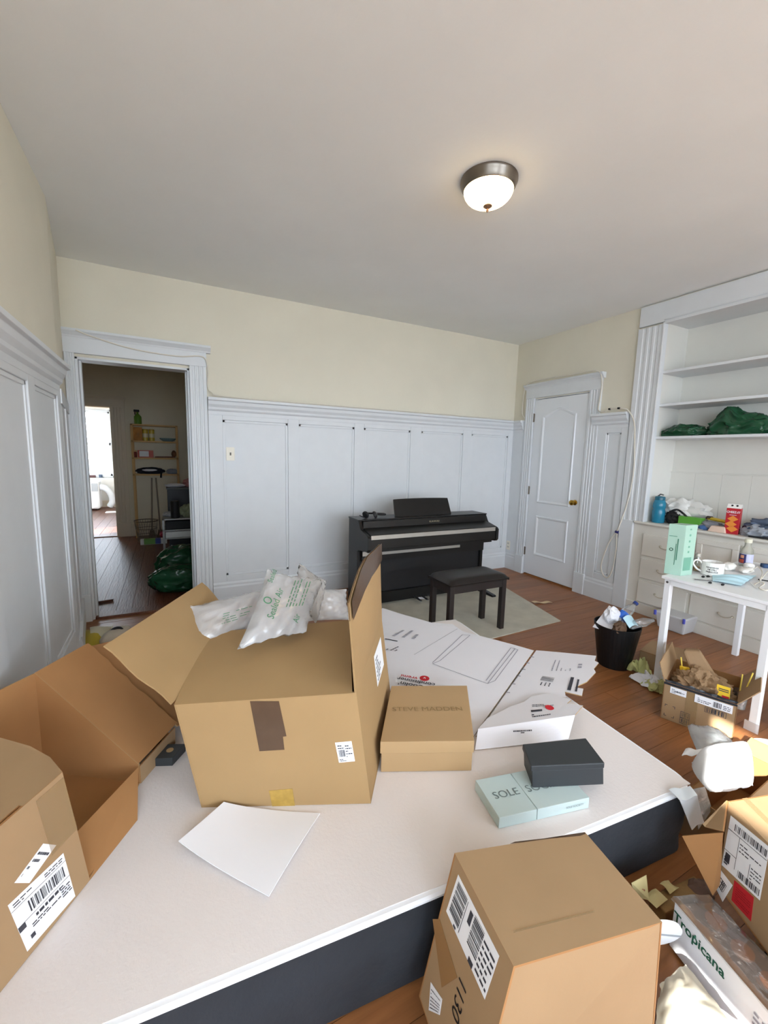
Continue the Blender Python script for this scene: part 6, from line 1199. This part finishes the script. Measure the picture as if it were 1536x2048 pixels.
p = V((.03, 5.70, czt+.0005)); sk = thing('portable_speaker', 'black cylinder speaker standing on the metal cart', 'speaker', p); MB().lathe([(.045, 0), (.05, .008), (.05, .20), (.045, .21), (.01, .212)], p+V((.03, 0, 0)), 22).build('grille', M_BLK2, sk, smooth=False)
tag(MB().blob((.22, 5.80, czt+.07), (.11, .09, .08), 121, 4, .4, 1.8, czt+.001).build('striped_bag', mat('pale_green_cloth', 'A8B08E', .8)), 'pale green cloth bag heaped on the metal cart', 'bag')
tag(MB().blob((-.01, 5.86, czt+.025), (.07, .06, .035), 123, 3, .4, 2.2, czt+.001).build('silver_wrap', mat('silver_wrap', 'C9CCD0', .25, metal=.5)), 'crumpled silver wrap at the left of the metal cart', 'wrapper')
# dark cabinet behind the cart with cloth on it
dc = thing('dark_cabinet', 'small dark grey cabinet behind the metal cart in the hall', 'cabinet', (.2, 6.4, 0)); boxp('body', mat('charcoal', '32353A', .5), dc, -.02, .385, 6.2, 6.55, .0, .845, .004); boxp('top', mat('cab_top', '5A5A58', .5), dc, -.03, .389, 6.19, 6.56, .845, .865)
tag(MB().blob((.08, 6.32, .89), (.12, .09, .025), 131, 3, .3, 2, .866).build('white_envelope', M_PAPER), 'white crumpled envelope on the dark cabinet', 'envelope'); tag(MB().blob((.28, 6.34, .92), (.10, .09, .06), 133, 4, .45, 2, .866).build('pink_cloth', mat('pink_cloth', 'C98F8C', .9)), 'pink checked cloth heaped on the dark cabinet', 'cloth')
um = thing('umbrella', 'closed blue umbrella leaning in the hall corner', 'umbrella', (.33, 7.0, 0)); MB().tube([(.30, 7.0, .0), (.335, 7.1, .95)], .022, 10, r1=.03).build('canopy', mat('umbrella_blue', '2F4468', .6), um); MB().tube([(.335, 7.1, .95), (.345, 7.13, 1.12)], .013, 8).build('grip', M_LABEL, um)
# green bin bags on the hall floor
for i, (c_, r_, sd2, lb_) in enumerate((((.13, 5.02, .14), (.27, .24, .18), 141, 'stuffed dark green bin bag behind another on the hall floor'), ((.06, 4.50, .10), (.26, .20, .13), 143, 'glossy dark green bin bag at the foot of the hall doorway'))):
    tag(MB().blob(c_, r_, sd2, 5, .30, 1.5, .001).build('green_bin_bag', M_GBAG, smooth=True), lb_, 'bag')
p = oz(196, 1208, .002); tag(MB().sheet(lambda u, v: p+V((-.11+.22*u, -.03+.06*v+.05*u, .004+.01*sin(pi*v))), 6, 4, .002).build('dry_leaf', mat('leaf_brown', '5A3526', .7)), 'brown dry leaf scrap on the dark hall floor', 'leaf')

# ================================================================== FAR ROOM
ac_ = thing('portable_air_conditioner', 'white portable air conditioner with hose under the far window', 'air conditioner', (-1.5, 11.25, 0)); M_AC = mat('ac_white', 'E6EAEE', .4)
boxp('body', M_AC, ac_, -1.82, -1.36, 11.05, 11.45, .03, .64, .04); boxp('vent_grille', mat('ac_grey', 'A9B0B8', .5), ac_, -1.50, -1.385, 11.045, 11.06, .42, .60, .004); boxp('energy_label', mat('ac_label', 'C8A25A', .5), ac_, -1.72, -1.62, 11.046, 11.052, .22, .24)
for x in (-1.75, -1.43):
    MB().lathe([(.03, 0), (.03, .03)], (x, 11.2, 0), 12).build('caster', M_BLK2, ac_)
MB().tube(smoothpath([(-1.38, 11.2, .50), (-1.25, 11.12, .48), (-1.16, 11.15, .35), (-1.14, 11.2, .18), (-1.2, 11.25, .07)], 5), .065, 14).build('hose', mat('hose_grey', 'D5DBE0', .5), ac_, smooth=True)
sl_ = thing('bar_stool', 'round dark stool with thin metal legs in the far room', 'stool', (-1.62, 10.35, 0)); MB().lathe([(.13, .46), (.16, .465), (.165, .49), (.15, .505), (.01, .508)], (-1.62, 10.35, 0), 24).build('seat', mat('stool_navy', '26364A', .4), sl_, smooth=True)
for k in range(4): a = pi/4+k*pi/2; MB().tube([(-1.62+.10*cos(a), 10.35+.10*sin(a), .47), (-1.62+.19*cos(a), 10.35+.19*sin(a), 0)], .010, 8).build('leg', M_STEEL, sl_)
tag(MB().box(-1.72, -1.5, 11.72, 11.79, .681, .74).build('sill_box', mat('dark_red_box', '5A3A3A', .6), bevel=.004), 'dark narrow box on the far window sill', 'box'); tag(MB().lathe([(.035, 0), (.04, .07), (.036, .075)], (-1.4, 11.755, .681), 14).build('sill_jar', mat('slate_jar', '4A5A70', .4)), 'small slate jar on the far window sill', 'jar')
tag(MB().obox((-1.05, 11.3, .0), (.02, .3, 0), (.12, -.02, 0), (0, 0, .42)).build('brown_board', mat('board_brown', '8A6A48', .7)), 'brown board standing beside the air conditioner hose', 'board')
tag(MB().box(-1.22, -1.02, 10.55, 10.75, .001, .012).build('white_tile', M_FOAM), 'white flat tile on the far room floor', 'tile')
# outside the far window: bare branches and a pale house
tr = thing('bare_tree', 'bare tree with thin branches outside the far window', 'tree', (-2.6, 15.5, -3.0)); M_BARK = mat('bark', '5A5550', .9); rt_ = random.Random(5)
MB().tube([(-2.6, 15.5, -3), (-2.5, 15.5, 1), (-2.35, 15.45, 3.5)], .10, 8, r1=.04).build('trunk', M_BARK, tr)
for k in range(16):
    z = -.5+.25*k; b_ = V((-2.55+.06*z, 15.5, z)); d_ = V((rt_.uniform(.3, 1.1)*(1 if k % 3 else -1), rt_.uniform(-.4, .4), rt_.uniform(.1, .7))); MB().tube(smoothpath([b_, b_+d_*.5+V((0, 0, .1)), b_+d_*1.2], 3), .022, 5, r1=.006).build('branch', M_BARK, tr)
hs = thing('pale_house', 'pale house across the street beyond the far window', 'house', (-3.5, 30, -3)); boxp('wall', mat('house_white', 'E2E4E4', .8), hs, -8, 1.0, 30, 34, -3, 1.2); MB().hexa([(-8.3, 29.7, 1.2), (1.3, 29.7, 1.2), (1.3, 34.3, 1.2), (-8.3, 34.3, 1.2), (-8.3, 31.9, 2.6), (1.3, 31.9, 2.6), (1.3, 32.1, 2.6), (-8.3, 32.1, 2.6)]).build('roof', mat('house_roof', 'A9AEB2', .8), hs)
for x in (-4.6, -3.2, -6.0): boxp('window', mat('house_glass', '7C8890', .3), hs, x, x+.7, 29.97, 30.02, -.4, .7)
struct(MB().box(-30, 30, -30, 60, -3.2, -3.0).build('ground_outside', mat('street_grey', '9A9C98', .9)))

for o in bpy.data.objects:
    if o.type == 'MESH' and o.parent and o.name.split('.')[0] in ('printing', 'print', 'corner_marks', 'arrow_print'): o['kind'] = 'stuff'
